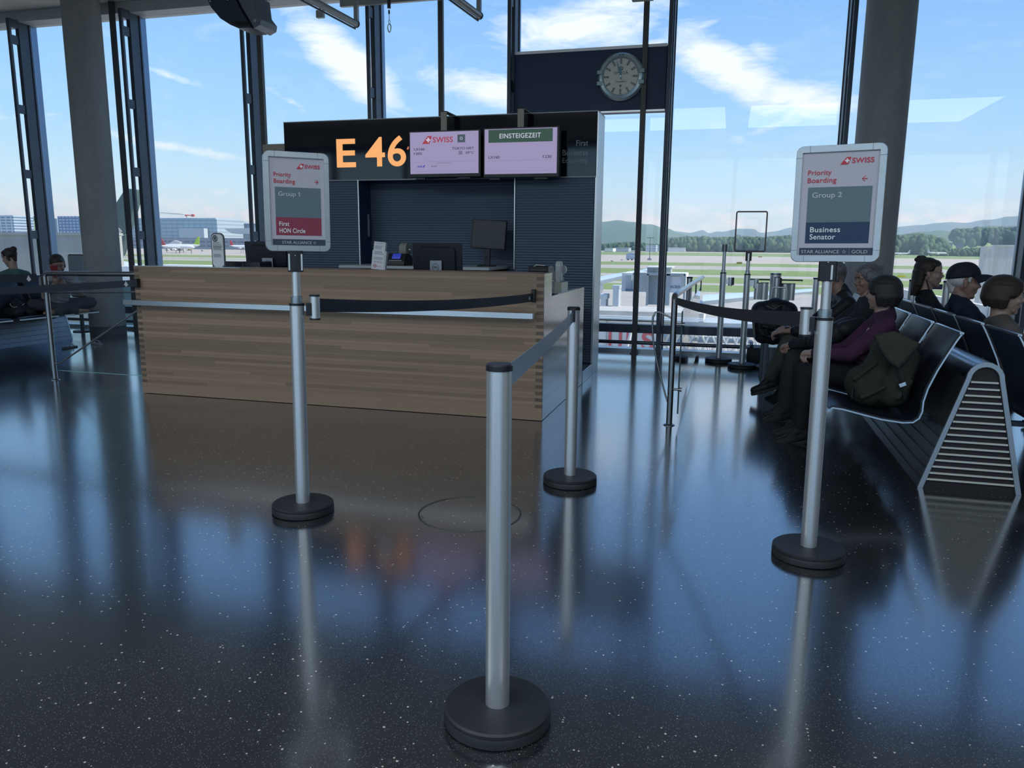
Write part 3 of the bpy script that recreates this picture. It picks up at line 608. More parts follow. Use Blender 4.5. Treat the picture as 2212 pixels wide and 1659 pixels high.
# right end: black scanner, pale handset and white box
t_ = thing('boarding_pass_scanner', 'black boarding pass scanner on the low right end of the counter', 'scanner', (-1.52, 6.42, .985))
mb = MB(); mb.ext([(-.10, 0), (.13, 0), (.13, .17), (.05, .24), (-.13, .24), (-.15, .20), (-.10, .12)], 'x', -.09, .08); mb.build('housing', blackp, t_, bevel=.01)
mb = MB(); mb.box(.082, -.06, .11, .086, .06, .114); mb.box(.082, -.02, .04, .085, -.012, .05); mb.box(.082, .05, .04, .085, .058, .05); mb.build('slot', alu, t_)
mb = MB(); mb.tube([(-.05, -.13, .23), (-.02, -.13, .246), (.05, -.125, .242)], .004); mb.build('trim_line', steel, t_, smooth=True)
t_ = thing('handheld_reader', 'upright pale grey handset with a round knob beside the black scanner', 'device', (-1.455, 6.83, .985))
mb = MB(); mb.ext(rrect(-.05, .085, .05, .27, .045, 8), 'x', -.035, .015); mb.box(-.03, -.05, .08, .01, .05, .12); mb.build('body', mat('pale_grey_plastic', (.42, .45, .47), .35), t_, bevel=.006)
mb = MB(); mb.cyl((-.01, .09, .19), (-.0, .13, .19), .05, .04, seg=28); mb.build('knob', mat('pale_knob', (.45, .48, .5), .3), t_, smooth=True)
mb = MB(); mb.cyl((-.02, .10, .085), (-.02, .10, .125), .035, seg=24); mb.build('cup', mat('clear_cup', (.35, .42, .46), .15), t_, smooth=True)
o = MB().box(-1.56, 6.74, .985, -1.42, 7.02, 1.067).build('white_box', mat('cream_box', (.50, .53, .46), .3), bevel=.003); tag(o, 'small cream box on the low end of the counter under the pale handset', 'box')
o = MB().box(-1.55, 6.45, 1.001, -1.385, 7.3, 1.007).build('clipboard', mat('blue_grey_sheet', (.35, .42, .52), .15), bevel=.001); o.location.z = -.015; tag(o, 'thin pale sheet lying along the low right end of the counter', 'clipboard')

# ================================================================== STANCHIONS
pole_al = noisy('satin_post_aluminium', (.70, .74, .77), (.80, .84, .87), 3, .40, .85, (40, 40, .6))
def grooved(r, seg=72, gro=(0, 90, 180, 270)):
    pts = []
    for k in range(seg):
        a = 360*k/seg; rr = r
        for g_ in gro:
            d = min(abs(a-g_), 360-abs(a-g_))
            if 6 <= d <= 9: rr = r*.955
        pts.append((rr*math.cos(R(a)), rr*math.sin(R(a))))
    return pts
def stanchion(x, y, rz, label, htop, lean=(0, 0), cap=True):
    t_ = thing('queue_post', label, 'barrier post', (x, y, 0), rz, 'belt barrier posts')
    t_.rotation_euler = (lean[0], lean[1], rz)
    mb = MB(); mb.lathe([(.148, 0), (.160, .004), (.160, .026), (.157, .032)], seg=64); mb.lathe([(.157, .032), (.1585, .036), (.1585, .044), (.152, .049), (.05, .051), (.0001, .051)], seg=64); mb.build('base', rubber, t_, smooth=35)
    mb = MB(); mb.ext(grooved(.0355), 'z', .051, htop-.012); mb.build('tube', pole_al, t_, smooth=50)
    mb = MB(); mb.lathe([(.0375, htop-.014), (.0375, htop-.002), (.0001, htop-.002)] if not cap else [(.0375, htop-.014), (.0375, htop), (.034, htop+.004), (.0001, htop+.004)], seg=40); mb.build('top_ring', blackp, t_, smooth=35)
    return t_
def head_clip(t_, z0, ang, h_=.085, w=.018, r=.037):
    Mx = Matrix.Rotation(ang, 4, 'Z'); mb = MB(); mb.box(r-.008, -w/2, z0, r+.012, w/2, z0+h_, Mx); return mb.build('belt_clip', blackp, t_, bevel=.002)
def belt(a, b, z0a, z1a, z0b, z1b, sag, label, m_=beltm, n=32, name='queue_belt', arrow=None, group='retractable queue belts'):
    """flat webbing from a to b (xy), lower/upper edge heights at each end"""
    a, b = Vector((a[0], a[1])), Vector((b[0], b[1])); mb = MB(); d = (b-a).normalized(); nn = Vector((-d.y, d.x))*.001; vs = []
    for i in range(n+1):
        f = i/n; p = a.lerp(b, f); s_ = sag*4*f*(1-f); lo = z0a+(z0b-z0a)*f-s_; hi = z1a+(z1b-z1a)*f-s_
        for q, z in ((p-nn, lo), (p+nn, lo), (p+nn, hi), (p-nn, hi)): vs.append((q.x, q.y, z))
    fs = [(4*i+k, 4*i+(k+1) % 4, 4*i+4+(k+1) % 4, 4*i+4+k) for i in range(n) for k in range(4)]+[(3, 2, 1, 0), (4*n, 4*n+1, 4*n+2, 4*n+3)]
    mb.add(vs, fs); o = mb.build(name, m_, smooth=30); tag(o, label, 'belt', group)
    for (f, sz) in (arrow or []):
        p = a.lerp(b, f); zc = (z0a+z1a)/2*(1-f)+(z0b+z1b)/2*f-sag*4*f*(1-f); am = MB(); q = d
        pts = [(-.5, -.28), (-.2, -.28), (-.2, -.5), (.2, -.5), (.2, -.28), (.5, -.28), (0, .5)]
        off = -Vector((-d.y, d.x))*.0022 if (Vector((-d.y, d.x)).dot(p) > 0) else Vector((-d.y, d.x))*.0022
        am.add([(p.x+off.x*s+d.x*u*sz, p.y+off.y*s+d.y*u*sz, zc+v*sz) for s in (1, .6) for u, v in pts], [[0, 1, 4, 5, 6], [1, 2, 3, 4], [7, 8, 11, 12, 13], [8, 9, 10, 11]]); am.build('arrow_mark', mat('belt_arrow', (.5, .53, .55), .5), o)
    return o
def facing(x, y, extra=0.0): return math.atan2(y, x)-PI/2+extra
def boarding_sign(t_, dx, z0, z1, w, name_lines, kind, yaw):
    """poster frame in the post's local frame, facing local -y"""
    kw = dict(loc=(dx, 0, 0), rot=(0, 0, yaw))
    H = z1-z0; a = w/2
    o = MB(); 
    outer = rrect(-a, z0, a, z1, .03, 6); inner = rrect(-a+.026, z0+.028, a-.026, z1-.028, .004, 6); n = len(outer)
    vs = [(p[0], y, p[1]) for y, pl in ((-.004, outer), (-.016, [(q[0]*.985, (q[1]-z0-H/2)*.99+z0+H/2) for q in outer]), (-.016, inner), (-.006, inner), (.014, outer), (.014, inner)) for p in pl]
    fs = []
    for A_, B_ in ((0, 1), (1, 2), (2, 3), (0, 4), (4, 5), (5, 3)): fs += [(A_*n+k, A_*n+(k+1) % n, B_*n+(k+1) % n, B_*n+k) for k in range(n)]
    o.add(vs, fs); fr = o.build('sign_frame', noisy('sign_frame_aluminium', (.50, .56, .60), (.58, .64, .68), 6, .34, .85), t_, smooth=30, **kw)
    sm = MB()
    for sx_ in (-1, 1):
        for zz in (z0+.05, z1-.05): sm.box(min(sx_*a, sx_*(a-.026))-.0002, -.0168, zz-.0006, max(sx_*a, sx_*(a-.026))+.0002, -.0155, zz+.0006)
        for zz in (z0, z1-.028): sm.box(sx_*(a-.055)-.0006, -.0168, zz, sx_*(a-.055)+.0006, -.0155, zz+.028)
    sm.build('frame_joint', ink, fr)
    mb = MB(); mb.box(-a+.024, -.0075, z0+.026, a-.024, -.004, z1-.026); post = mb.build('poster', mat('poster_paper_'+kind, (.46, .46, .54), .35), t_, **kw)
    x0, x1 = -a+.026, a-.026; y = -.0075; PW = x1-x0; PH = H-.056; zb = z0+.028
    U = lambda f: x0+PW*f; Vv = lambda f: zb+PH*(1-f)
    st = MB(); st.box(U(.03), y-.0012, Vv(.995), U(1.0), y, Vv(.925)); st.build('dark_strip', strip_s, post)
    g = MB(); g.box(U(.10), y-.0012, Vv(.675), U(.935), y, Vv(.335)); g.build('grey_field', grey_s, post)
    c = MB(); c.box(U(.10), y-.0012, Vv(.88), U(.935), y, Vv(.676)); c.build('colour_field', crimson if kind == 'first' else navy_s, post)
    rr, ww, lw, lg, sl = MB(), MB(), MB(), MB(), MB()
    logo(rr, ww, U(.50), Vv(.125), PW*.098, y)
    text(rr, 'Priority', U(.085), U(.395), Vv(.232), Vv(.17), y, .008, space=1.06); text(rr, 'Boarding', U(.085), U(.465), Vv(.307), Vv(.243), y, .008, space=1.06)
    sg = 1 if kind == 'first' else -1; cx, cz = U(.86 if kind == 'first' else .83), Vv(.265); L_ = PW*.036
    rr.box(cx-L_, y-.002, cz-.0016, cx+L_, y, cz+.0016)
    for s in (-1, 1): rr.ext([(cx+sg*L_, cz-.001), (cx+sg*L_, cz+.001), (cx+sg*(L_-.0095), cz+s*.011), (cx+sg*(L_-.0125), cz+s*.0095)], 'y', y-.002, y)
    text(lg, 'Group 1' if kind == 'first' else 'Group 2', U(.16), U(.55), Vv(.452), Vv(.385), y-.0012, .008)
    for s, f0, f1, xr in name_lines: text(lw, s, U(.16), U(xr), Vv(f1), Vv(f0), y-.0012, .012, space=1.05)
    text(sl, 'STAR ALLIANCE', U(.20 if kind == 'first' else .06), U(.745 if kind == 'first' else .565), Vv(.978), Vv(.946), y-.0012, 0)
    sc = U(.80 if kind == 'first' else .63); rs = PH*.018
    for k in range(5):
        a_ = PI/2+k*2*PI/5; c0x, c0z = sc+rs*.62*math.cos(a_), Vv(.962)+rs*.62*math.sin(a_)
        sl.ext([(c0x+rs*.5*math.cos(a_), c0z+rs*.5*math.sin(a_)), (c0x+rs*.30*math.cos(a_+2.2), c0z+rs*.30*math.sin(a_+2.2)), (c0x+rs*.30*math.cos(a_-2.2), c0z+rs*.30*math.sin(a_-2.2))], 'y', y-.0025, y-.001)
    if kind != 'first': sl.box(U(.695), y-.0025, Vv(.99), U(.697), y-.001, Vv(.93)); text(sl, 'GOLD', U(.73), U(.93), Vv(.978), Vv(.946), y-.0012, 0)
    rr.build('red_lettering', red, post); ww.build('white_cross', lett_l, post); lw.build('white_lettering', lett_l, post); lg.build('pale_lettering', lett_g, post); sl.build('strip_lettering', lett_g, post)

def sign_post(x, y, lean, label, kind, dx, yaw, lines, casx, casw, W_, z0, z1):
    t_ = stanchion(x, y, facing(x, y), label, 1.10, lean, cap=False)
    t_['group'] = 'belt barrier posts with signs'
    mb = MB(); mb.lathe([(.026, 1.095), (.026, 1.128), (.0205, 1.13), (.0205, 1.262)], seg=32); mb.build('sleeve', pole_al, t_, smooth=35)
    mb = MB(); mb.lathe([(.0275, 1.10), (.0285, 1.104), (.0285, 1.132), (.0215, 1.136)], seg=32); mb.build('collar', glass_mat('clear_collar_'+kind, (.75, .8, .82), .12), t_, smooth=True)
    mb = MB(); mb.ext(rrect(-.038, -.025, .038, .025, .010, 4), 'z', 1.255, z0+.004); hb = mb.build('clamp_block', blackp, t_, bevel=.003)
    mb = MB()
    for sx_ in ((-1, 1) if kind == 'first' else (.55,)): mb.box(sx_*.030-.004, -.0275, 1.262, sx_*.030+.004, -.024, z0-.012)
    mb.ell((0, -.026, 1.335), (.003, .002, .003)); mb.build('clamp_pin', steel, hb)
    # side cassette
    mb = MB(); mb.ext([(casx+.0255*math.cos(2*PI*k/48)*(1 if True else 1), .030*math.sin(2*PI*k/48)) for k in range(48)], 'z', 1.022, 1.132); cs = mb.build('belt_cassette', pole_al, t_, smooth=50)
    mb = MB(); mb.ext([(casx+.0265*math.cos(2*PI*k/40), .031*math.sin(2*PI*k/40)) for k in range(40)], 'z', 1.132, 1.140); mb.build('end_cap', blackp, cs, smooth=35); mb = MB(); mb.ext([(casx+.0265*math.cos(2*PI*k/40), .031*math.sin(2*PI*k/40)) for k in range(40)], 'z', 1.013, 1.022); mb.build('end_cap', blackp, cs, smooth=35)
    mb = MB(); mb.box(min(casx*.5, casx*.9), -.024, 1.036, max(casx*.5, casx*.9)+.0, .01, 1.10); mb.build('cassette_mount', blackp, t_, bevel=.002)
    boarding_sign(t_, dx, z0, z1, W_, lines, kind, yaw)
    return t_
sp1 = sign_post(-2.101, 3.455, (R(.0), R(.55)), 'aluminium barrier post carrying the Priority Boarding Group 1 First sign', 'first', .017, R(6), [('First', .725, .775, .34), ('HON Circle', .80, .852, .63)], .088, 1, .314, 1.355, 1.835)
sp4 = sign_post(.426, 3.592, (R(.0), R(-.6)), 'aluminium barrier post carrying the Priority Boarding Group 2 Business sign', 'business', .020, R(-3), [('Business', .72, .772, .56), ('Senator', .79, .842, .50)], -.075, 1, .352, 1.336, 1.822)
p2 = at_z(1074.5, 1519, .048)
sp2 = stanchion(p2.x, p2.y, facing(p2.x, p2.y, R(12)), 'aluminium barrier post nearest the camera, in the bottom centre', 1.072)
sp3 = stanchion(-.844, 4.358, facing(-.844, 4.358, R(8)), 'aluminium barrier post beside the right front corner of the wooden counter', 1.045)
head_clip(sp3, .965, R(-100), .08, .022); head_clip(sp2, .985, R(60), .08, .02)
d_ = (Vector((-.844, 4.358))-Vector((p2.x, p2.y))).normalized()
belt((p2.x+d_.x*.04, p2.y+d_.y*.04), (-.844-d_.x*.045, 4.358-d_.y*.045), .985, 1.055, .965, 1.028, .012, 'grey belt stretched between the nearest post and the post by the counter', beltm2)
cpos = sp1.matrix_world if False else None
ca = Vector((math.cos(facing(-2.101, 3.455)), math.sin(facing(-2.101, 3.455))))
a_ = Vector((-2.101, 3.455))+ca*.114
belt(a_, (-1.455, 5.835), 1.052, 1.120, .962, 1.025, .028, 'black belt running from the Group 1 sign post to the clip on the counter front', arrow=[(.975, .034)])
o = MB().box(-1.468, 5.832, .955, -1.440, 5.878, 1.055).build('belt_socket', blackp, bevel=.003); tag(o, 'black belt socket near the right corner of the counter front', 'belt socket', 'belt sockets on the counter')
mb = MB(); mb.box(-5.175, 5.832, .985, -5.145, 5.878, 1.065); o = mb.build('belt_socket', blackp, bevel=.003); tag(o, 'black belt socket at the left corner of the counter front', 'belt socket', 'belt sockets on the counter')
belt((-7.9, 5.80), (-5.16, 5.85), .83, .915, .995, 1.055, .02, 'black belt coming from the left edge to the left corner of the counter', arrow=[(.958, .05)])
ca = Vector((math.cos(facing(.426, 3.592)), math.sin(facing(.426, 3.592))))
a_ = Vector((.426, 3.592))-ca*.088
belt(a_, (-.367, 6.02), 1.052, 1.122, .955, 1.01, .028, 'black belt sagging from the Group 2 sign post to the glass railing post')
belt((-8.2, 6.17), (-6.62, 6.16), .95, 1.035, .985, 1.07, .004, 'short black belt with an arrow ending at the left steel railing post', arrow=[(.935, .062)])

# ================================================================== GLASS RAILINGS
railm = noisy('railing_steel', (.30, .31, .32), (.36, .37, .38), 4, .25, 1.0)
t_ = thing('glass_railing', 'glass and steel railing right of the counter with a bent side loop', 'railing', (-.386, 6.06, 0), 0, 'glass railings')
mb = MB(); mb.cyl((0, 0, 0), (0, 0, .99), .0235, seg=28); mb.build('post', railm, t_, smooth=True)
mb = MB(); mb.lathe([(.045, 0), (.045, .004), (.03, .012), (.024, .014)], seg=28); mb.build('floor_collar', railm, t_, smooth=35)
mb = MB(); mb.tube([(0, -.012, .985), (0, -.005, 1.01), (0, .03, 1.022), (.012, .6, 1.022), (.085, 3.75, 1.022)], .0235, 20); mb.build('top_rail', railm, t_, smooth=50)
mb = MB(); mb.box(.055, .02, .09, .067, 3.72, .90); mb.build('glass_panel', pane2, t_)
mb = MB(); mb.box(.055, .018, .09, .067, .022, .90); mb.build('glass_panel_edge', mat('dark_glass_edge', (.03, .05, .06), .3), t_)
mb = MB(); mb.box(.0565, .02, .899, .0655, 3.72, .902); mb.build('glass_top_edge', edge_g, t_)
for z in (.29, .80):
    mb = MB(); mb.cyl((.02, 0, z), (.078, 0, z), .010, seg=16); mb.cyl((.070, .0, z), (.084, .0, z), .017, seg=20); mb.build('glass_fixing', railm, t_, smooth=35)
for yy in (1.35, 2.5, 3.65):
    mb = MB(); mb.box(.022+yy*.012, yy-.02, 0.86, .034+yy*.012, yy+.12, 1.005); mb.build('dark_flat', mat('dark_flat_bar', (.06, .07, .08), .4, .6), t_)  # short dark flats between the top rail and the glass top
mb = MB()
pts = [(0, -.0, .84), (-.06, 0, .868), (-.115, 0, .892), (-.145, 0, .888), (-.160, 0, .85), (-.163, 0, .79), (-.150, 0, .66), (-.115, 0, .50), (-.075, 0, .36), (-.035, 0, .23), (-.012, 0, .17)]
mb.tube(pts, .0075, 12); mb.build('side_loop', railm, t_, smooth=60)

t_ = thing('glass_railing', 'glass and steel railing between the left barrier post and the counter', 'railing', (-6.55, 6.19, 0), 0, 'glass railings')
mb = MB(); mb.cyl((0, 0, 0), (0, 0, 1.05), .0245, seg=28); mb.build('post', railm, t_, smooth=True)
mb = MB(); mb.lathe([(.045, 0), (.045, .004), (.03, .012), (.024, .014)], seg=28); mb.build('floor_collar', railm, t_, smooth=35)
mb = MB(); mb.tube([(0, 0, 1.0), (0.0, 0, 1.045), (.012, 0, 1.066), (.05, 0, 1.074), (1.345, 0, 1.09)], .0245, 20); mb.build('top_rail', railm, t_, smooth=50)
mb = MB(); mb.cyl((0.01, 0, .885), (1.345, 0, .925), .010, seg=14); mb.build('mid_rail', railm, t_, smooth=True)
mb = MB(); mb.box(-.075, .04, .09, 1.33, .05, 1.0); mb.build('glass_panel', pane2, t_)
mb = MB(); mb.box(-.077, .039, .088, 1.33, .051, .093); mb.box(-.079, .039, .088, -.074, .051, 1.0); mb.build('glass_panel_edge', edge_g, t_)
mb = MB(); mb.tube([(0, 0, .165), (.075, 0, .17), (.11, 0, .19), (.15, 0, .215), (1.2, 0, .81), (1.335, 0, .885)], .0095, 12); mb.build('diagonal_rail', railm, t_, smooth=60)
for z in (.14, .86):
    mb = MB(); mb.cyl((-.04, -.0, z), (-.04, .06, z), .010, seg=16); mb.build('glass_fixing', railm, t_, smooth=35)
head_clip(t_, .955, PI, .11, .03, .03)
head_clip(sp1, 1.5, 0) if False else None

# manhole ring in the floor
cen = at_z(1015, 1109)
mb = MB(); prof = [(.262, 0), (.262, .0022), (.266, .0022), (.266, 0), (.2695, 0), (.2695, .0022), (.2735, .0022), (.2735, 0)]
mb.lathe(prof, (0, 0, 0), 96, False); mb.box(-.02, -.262, 0, .02, -.245, .002, Matrix.Rotation(R(-60), 4, 'Z')); mb.box(-.02, .245, 0, .02, .262, .002, Matrix.Rotation(R(18), 4, 'Z'))
o = mb.build('floor_cover_ring', mat('worn_brass', (.20, .20, .19), .4, .7), smooth=30, loc=(cen.x, cen.y, 0)); tag(o, 'thin round metal ring of the cover set in the dark floor', 'floor cover')

# ================================================================== BENCHES
seat_al = mat('seat_edge_aluminium', (.62, .66, .70), .28, 1.0)
def bench(xc, y0, n, label, endlab, pitch=.68, sides=(-1, 1), arch_y=None, beam_off=-.046, gap=()):
    """back-to-back bench along y starting at y0; local origin under the near end"""
    t_ = thing('airport_bench', label, 'bench', (xc, y0, 0), 0, 'back to back rows of black seats')
    Lb = n*pitch+.12
    # A-shaped beam
    bx = beam_off
    def A(w0, w1, top, k=10):
        pts = [(-w0, 0), (-w1+.018, top-w1*.98)]
        for i in range(1, k): a = PI-PI*i/k; pts.append((w1*math.cos(a)+.018, top-w1+w1*math.sin(a)))
        return [(p[0]+bx, p[1]) for p in pts+[(w1+.018, top-w1*.98), (w0, 0)]]
    out, inn = A(.272, .098, .765), A(.243, .072, .737)
    mb = MB(); k = len(out); vs = [(p[0], y, p[1]) for y in (0, .02) for pl in (out, inn) for p in pl]
    for i in range(k-1): mb.f += [[i, i+1, k+i+1, k+i], [2*k+i, 3*k+i, 3*k+i+1, 2*k+i+1], [i, 2*k+i, 2*k+i+1, i+1], [k+i, k+i+1, 3*k+i+1, 3*k+i]]; mb.mi += [0]*4
    mb.v = vs; mb.f += [[0, k, 3*k, 2*k], [k-1, 3*k-1, 4*k-1, 2*k-1]]; mb.mi += [0]*2
    ef = mb.build('end_frame', noisy('bench_frame_aluminium', (.40, .44, .48), (.46, .50, .54), 5, .38, .9), t_, bevel=.001); 
    e2 = ef.copy(); COL.objects.link(e2); e2.location.y = Lb-.02
    mb = MB(); nsl = 16
    for i in range(nsl):
        z = .055+i*.0395
        if z > .71: break
        hw = .243-(.243-.072)*z/.64 if z < .64 else math.sqrt(max(.072**2-(z-.665)**2, 0))
        sh_ = bx+.018*min(z/.67, 1); mb.box(sh_-hw, .004, z-.005, sh_+hw, .016, z+.005)
    mb.build('end_slats', mat('slat_steel', (.66, .67, .62), .45, .4), t_)
    mb = MB(); vs = [(bx+(p[0]-bx)*.985, y, p[1]*.99) for y in (.021, Lb-.021) for p in out]
    mb.add(vs, [(i, i+1, k+i+1, k+i) for i in range(k-1)]); mb.m = 1; mb.add(vs, [list(range(k))[::-1], list(range(k, 2*k))]); 
    bs = mb.build('beam_shell', [mat('satin_beam', (.17, .19, .215), .34, .85), mat('beam_inside', (.012, .010, .014), .6)], t_, smooth=35)
    mb = MB(); mb.add([(p[0], y, p[1]) for y in (.02, Lb-.02) for p in out[1:-1]], [(i, i+1, k-2+i+1, k-2+i) for i in range(k-3)]); mb.build('beam_cap', noisy('beam_cap_aluminium', (.45, .52, .60), (.5, .57, .64), 4, .25, 1.0, (1, .2, 1)), t_, smooth=60)
    mb = MB()
    for s in (-1, 1):
        for j in range(6):
            z = .05+j*.065; hw = .272-(.272-.098)*z/.67+.002; xo = bx+.018*z/.67; mb.box(min(s*hw, s*(hw-.004))+xo, .022, z, max(s*hw, s*(hw-.004))+xo, Lb-.022, z+.003)
    mb.build('beam_joint', mat('beam_groove', (.06, .065, .07), .5), t_)
    prof = [(.775, .420), (.760, .432), (.70, .426), (.60, .404), (.48, .378), (.36, .366), (.305, .372), (.275, .398), (.262, .44), (.262, .50), (.245, .58), (.205, .69), (.155, .80), (.118, .875), (.097, .912)]; prof = [(p+.050, q) for p, q in prof]
    k2 = len(prof)
    def shell(off, th, y0_, y1_, mb, bulge=0):
        top = []; bot = []
        for i in range(k2):
            p = Vector(prof[i]); d = Vector(prof[min(i+1, k2-1)])-Vector(prof[max(i-1, 0)]); nrm = Vector((d.y, -d.x)).normalized()
            if nrm.x+nrm.y < 0: nrm = -nrm
            top.append(p+nrm*off); bot.append(p+nrm*(off-th))
        return top, bot
    for s in sides:
        for i in range(n):
            if (s, i) in gap: continue
            ya, yb = .10+i*pitch, .10+i*pitch+.585
            top, bot = shell(.022, .030, ya, yb, None); mb = MB(); ny = 8; vs = []
            for j in range(ny+1):
                f = j/ny; y = ya+.008+(yb-ya-.016)*f; e = (1-abs(2*f-1)**6)*.010
                for q in range(k2):
                    d = (top[q]-bot[q]).normalized(); v = top[q]-d*(.010-e); vs.append((s*v.x, y, v.y))
                for q in range(k2-1, -1, -1): vs.append((s*bot[q].x, y, bot[q].y))
            m2 = 2*k2; fs = [(j*m2+q, j*m2+(q+1) % m2, (j+1)*m2+(q+1) % m2, (j+1)*m2+q) for j in range(ny) for q in range(m2)]+[list(range(m2))[::-1], [ny*m2+q for q in range(m2)]]
            mb.add(vs, fs); st = mb.build('seat', leather, t_, smooth=50)
            mb = MB()
            for yy in (ya, yb-.008):
                a_, b_ = shell(.003, .009, 0, 0, None); pts = [(s*v.x, v.y) for v in a_]+[(s*v.x, v.y) for v in reversed(b_)]; mb.ext(pts, 'y', yy, yy+.008)
            p = prof[-1]; mb.box(min(s*(p[0]-.010), s*(p[0]+.012)), ya, p[1]-.004, max(s*(p[0]-.010), s*(p[0]+.012)), yb, p[1]+.008)
            p = prof[0]; mb.box(min(s*(p[0]-.004), s*(p[0]+.008)), ya, p[1]-.012, max(s*(p[0]-.004), s*(p[0]+.008)), yb, p[1]+.004)
            mb.build('seat_edge', seat_al, st, smooth=40)
            mb = MB(); mb.box(min(s*.14, s*.36), ya+.27, .33, max(s*.14, s*.36), ya+.31, .36); mb.build('seat_arm', darkmet, st)
    return t_
bench(1.47, 4.87, 6, 'long back-to-back row of black seats on the right with the seated passengers', '')
bench(-9.30, 4.75, 6, 'back-to-back row of black seats on the left by the round column', '')

# ================================================================== PEOPLE
def V3(*a): return Vector(a)
def blobmesh(name, fill, m_, parent, voxel=.006, sm=4, loc=None):
    mb = MB(); fill(mb); me = bpy.data.meshes.new('tmp'); me.from_pydata(mb.v, [], mb.f)
    o = bpy.data.objects.new('tmp', me); COL.objects.link(o)
    r = o.modifiers.new('r', 'REMESH'); r.mode = 'VOXEL'; r.voxel_size = voxel; r.adaptivity = 0
    if sm: q = o.modifiers.new('s', 'SMOOTH'); q.factor = .5; q.iterations = sm
    dg = bpy.context.evaluated_depsgraph_get(); dg.update(); me2 = bpy.data.meshes.new_from_object(o.evaluated_get(dg)); bpy.data.objects.remove(o)
    me2.name = name; me2.materials.clear(); me2.materials.append(m_); me2.polygons.foreach_set('use_smooth', [True]*len(me2.polygons)); me2.polygons.foreach_set('material_index', [0]*len(me2.polygons))
    o = bpy.data.objects.new(name, me2); COL.objects.link(o); o.parent = parent
    if loc: o.location = loc
    return o
def cloth(name, c, r=.8):
    c1 = tuple(x*1.4+.002 for x in c); m = noisy(name, c, c1, 9, r, 0, (1, 1, 1), .5, 5, .22); return m
def skin(name, c): m = noisy(name, c, tuple(x*.85 for x in c), 14, .5, 0, (1, 1, 1), .05); b = m.node_tree.nodes['Principled BSDF']; b.inputs['Subsurface Weight'].default_value = .0; return m
def head_fill(mb, Mh, s=1.0, fem=False):
    """Mh: head matrix (x forward, z up, origin between the ears)"""
    Q = lambda p: Mh@(Vector(p)*s); R3 = Mh.to_3x3().to_4x4()
    def e(c, r): mb.ell(Q(c), [x*s for x in r], R3)
    def c(a, b, r0_, r1_=None): mb.cap(Q(a), Q(b), r0_*s, (r1_ or r0_)*s)
    e((-.015, 0, .038), (.094, .075, .083)); e((.02, 0, .04), (.066, .066, .068)); e((.028, 0, -.022), (.057, .061, .078)); e((.045, 0, -.06), (.038, .042, .045))
    j = .012 if fem else .018
    for t in (-1, 1):
        c((-.015, t*.052, -.035), (.05, t*.022, -.092), .019, j); e((.060, t*.036, -.026), (.024, .023, .026)); c((.080, t*.030, .021), (.072, t*.046, .018), .008, .006)
        e((-.004, t*.077, -.010), (.015, .008, .030)); e((-.010, t*.080, .004), (.016, .007, .018)); e((.089, t*.011, -.035), (.010, .008, .007)); e((.069, t*.030, .000), (.010, .014, .009))
    c((.045, 0, -.098), (.063, 0, -.101), .019, .017)
    c((.082, 0, .010), (.1025, 0, -.026), .0065, .0095); c((.080, 0, .02), (.084, 0, 0), .009, .007)
    c((.078, -.020, -.057), (.0865, 0, -.0545), .0050, .0066); c((.078, .020, -.057), (.0865, 0, -.0545), .0050, .0066)
    c((.076, -.018, -.0655), (.0835, 0, -.068), .0052, .0072); c((.076, .018, -.0655), (.0835, 0, -.068), .0052, .0072); e((.068, 0, -.060), (.017, .032, .022)); e((.079, 0, .045), (.012, .045, .03))
def hand_fill(mb, wr, d, up_, side, s=1.0, curl=30, spread=1.0):
    """wr wrist, d pointing direction, up_ back-of-hand direction; side=+1 thumb towards d x up"""
    d = Vector(d).normalized(); up_ = Vector(up_); up_ = (up_-d*up_.dot(d)).normalized(); th = d.cross(up_)*side
    P = lambda a, b, c: Vector(wr)+d*(a*s)+th*(b*s)+up_*(c*s)
    mb.cap(P(-.02, 0, 0), P(.02, 0, 0), .024*s, .026*s)
    for b in (-.026, -.009, .009, .026): mb.cap(P(.012, b*.7, 0), P(.082-abs(b-.009)*.25, b, .002), .0145*s, .0125*s)
    for b, L_, c_ in ((.029, .070, 0), (.0095, .079, 4), (-.0105, .073, 8), (-.030, .058, 12)):
        p = P(.084-abs(b-.009)*.25, b, .002); ang = R(curl+c_); r_ = .0088*s
        for f, q in ((.45, .95), (.30, .88), (.25, .8)):
            dd = d*math.cos(ang)-up_*math.sin(ang)+th*(b*1.2*spread); n = p+dd*(L_*f*s); mb.cap(p, n, r_, r_*q); p = n; ang += R(curl*.9); r_ *= .93
    p = P(.018, .020, -.006); q = P(.050, .046, -.016); mb.cap(p, q, .0135*s, .0105*s); mb.cap(q, P(.082, .048, -.024), .0100*s, .0085*s)
def limb(mb, pts, rad):
    for i in range(len(pts)-1): mb.cap(pts[i], pts[i+1], rad[i], rad[i+1])
def folds(mb, a, b, r, n, seed):
    rn = random.Random(seed); a, b = Vector(a), Vector(b); d = (b-a).normalized(); t = d.orthogonal().normalized()
    for i in range(n):
        f = (i+.5+rn.uniform(-.3, .3))/n; q = t.copy(); q.rotate(Matrix.Rotation(rn.uniform(0, 6.28), 3, d)); w = d.cross(q)
        c = a.lerp(b, f)+q*r*.82; mb.cap(c-w*r*.5+d*r*.1, c+w*r*.5-d*r*.15, r*.16, r*.12)
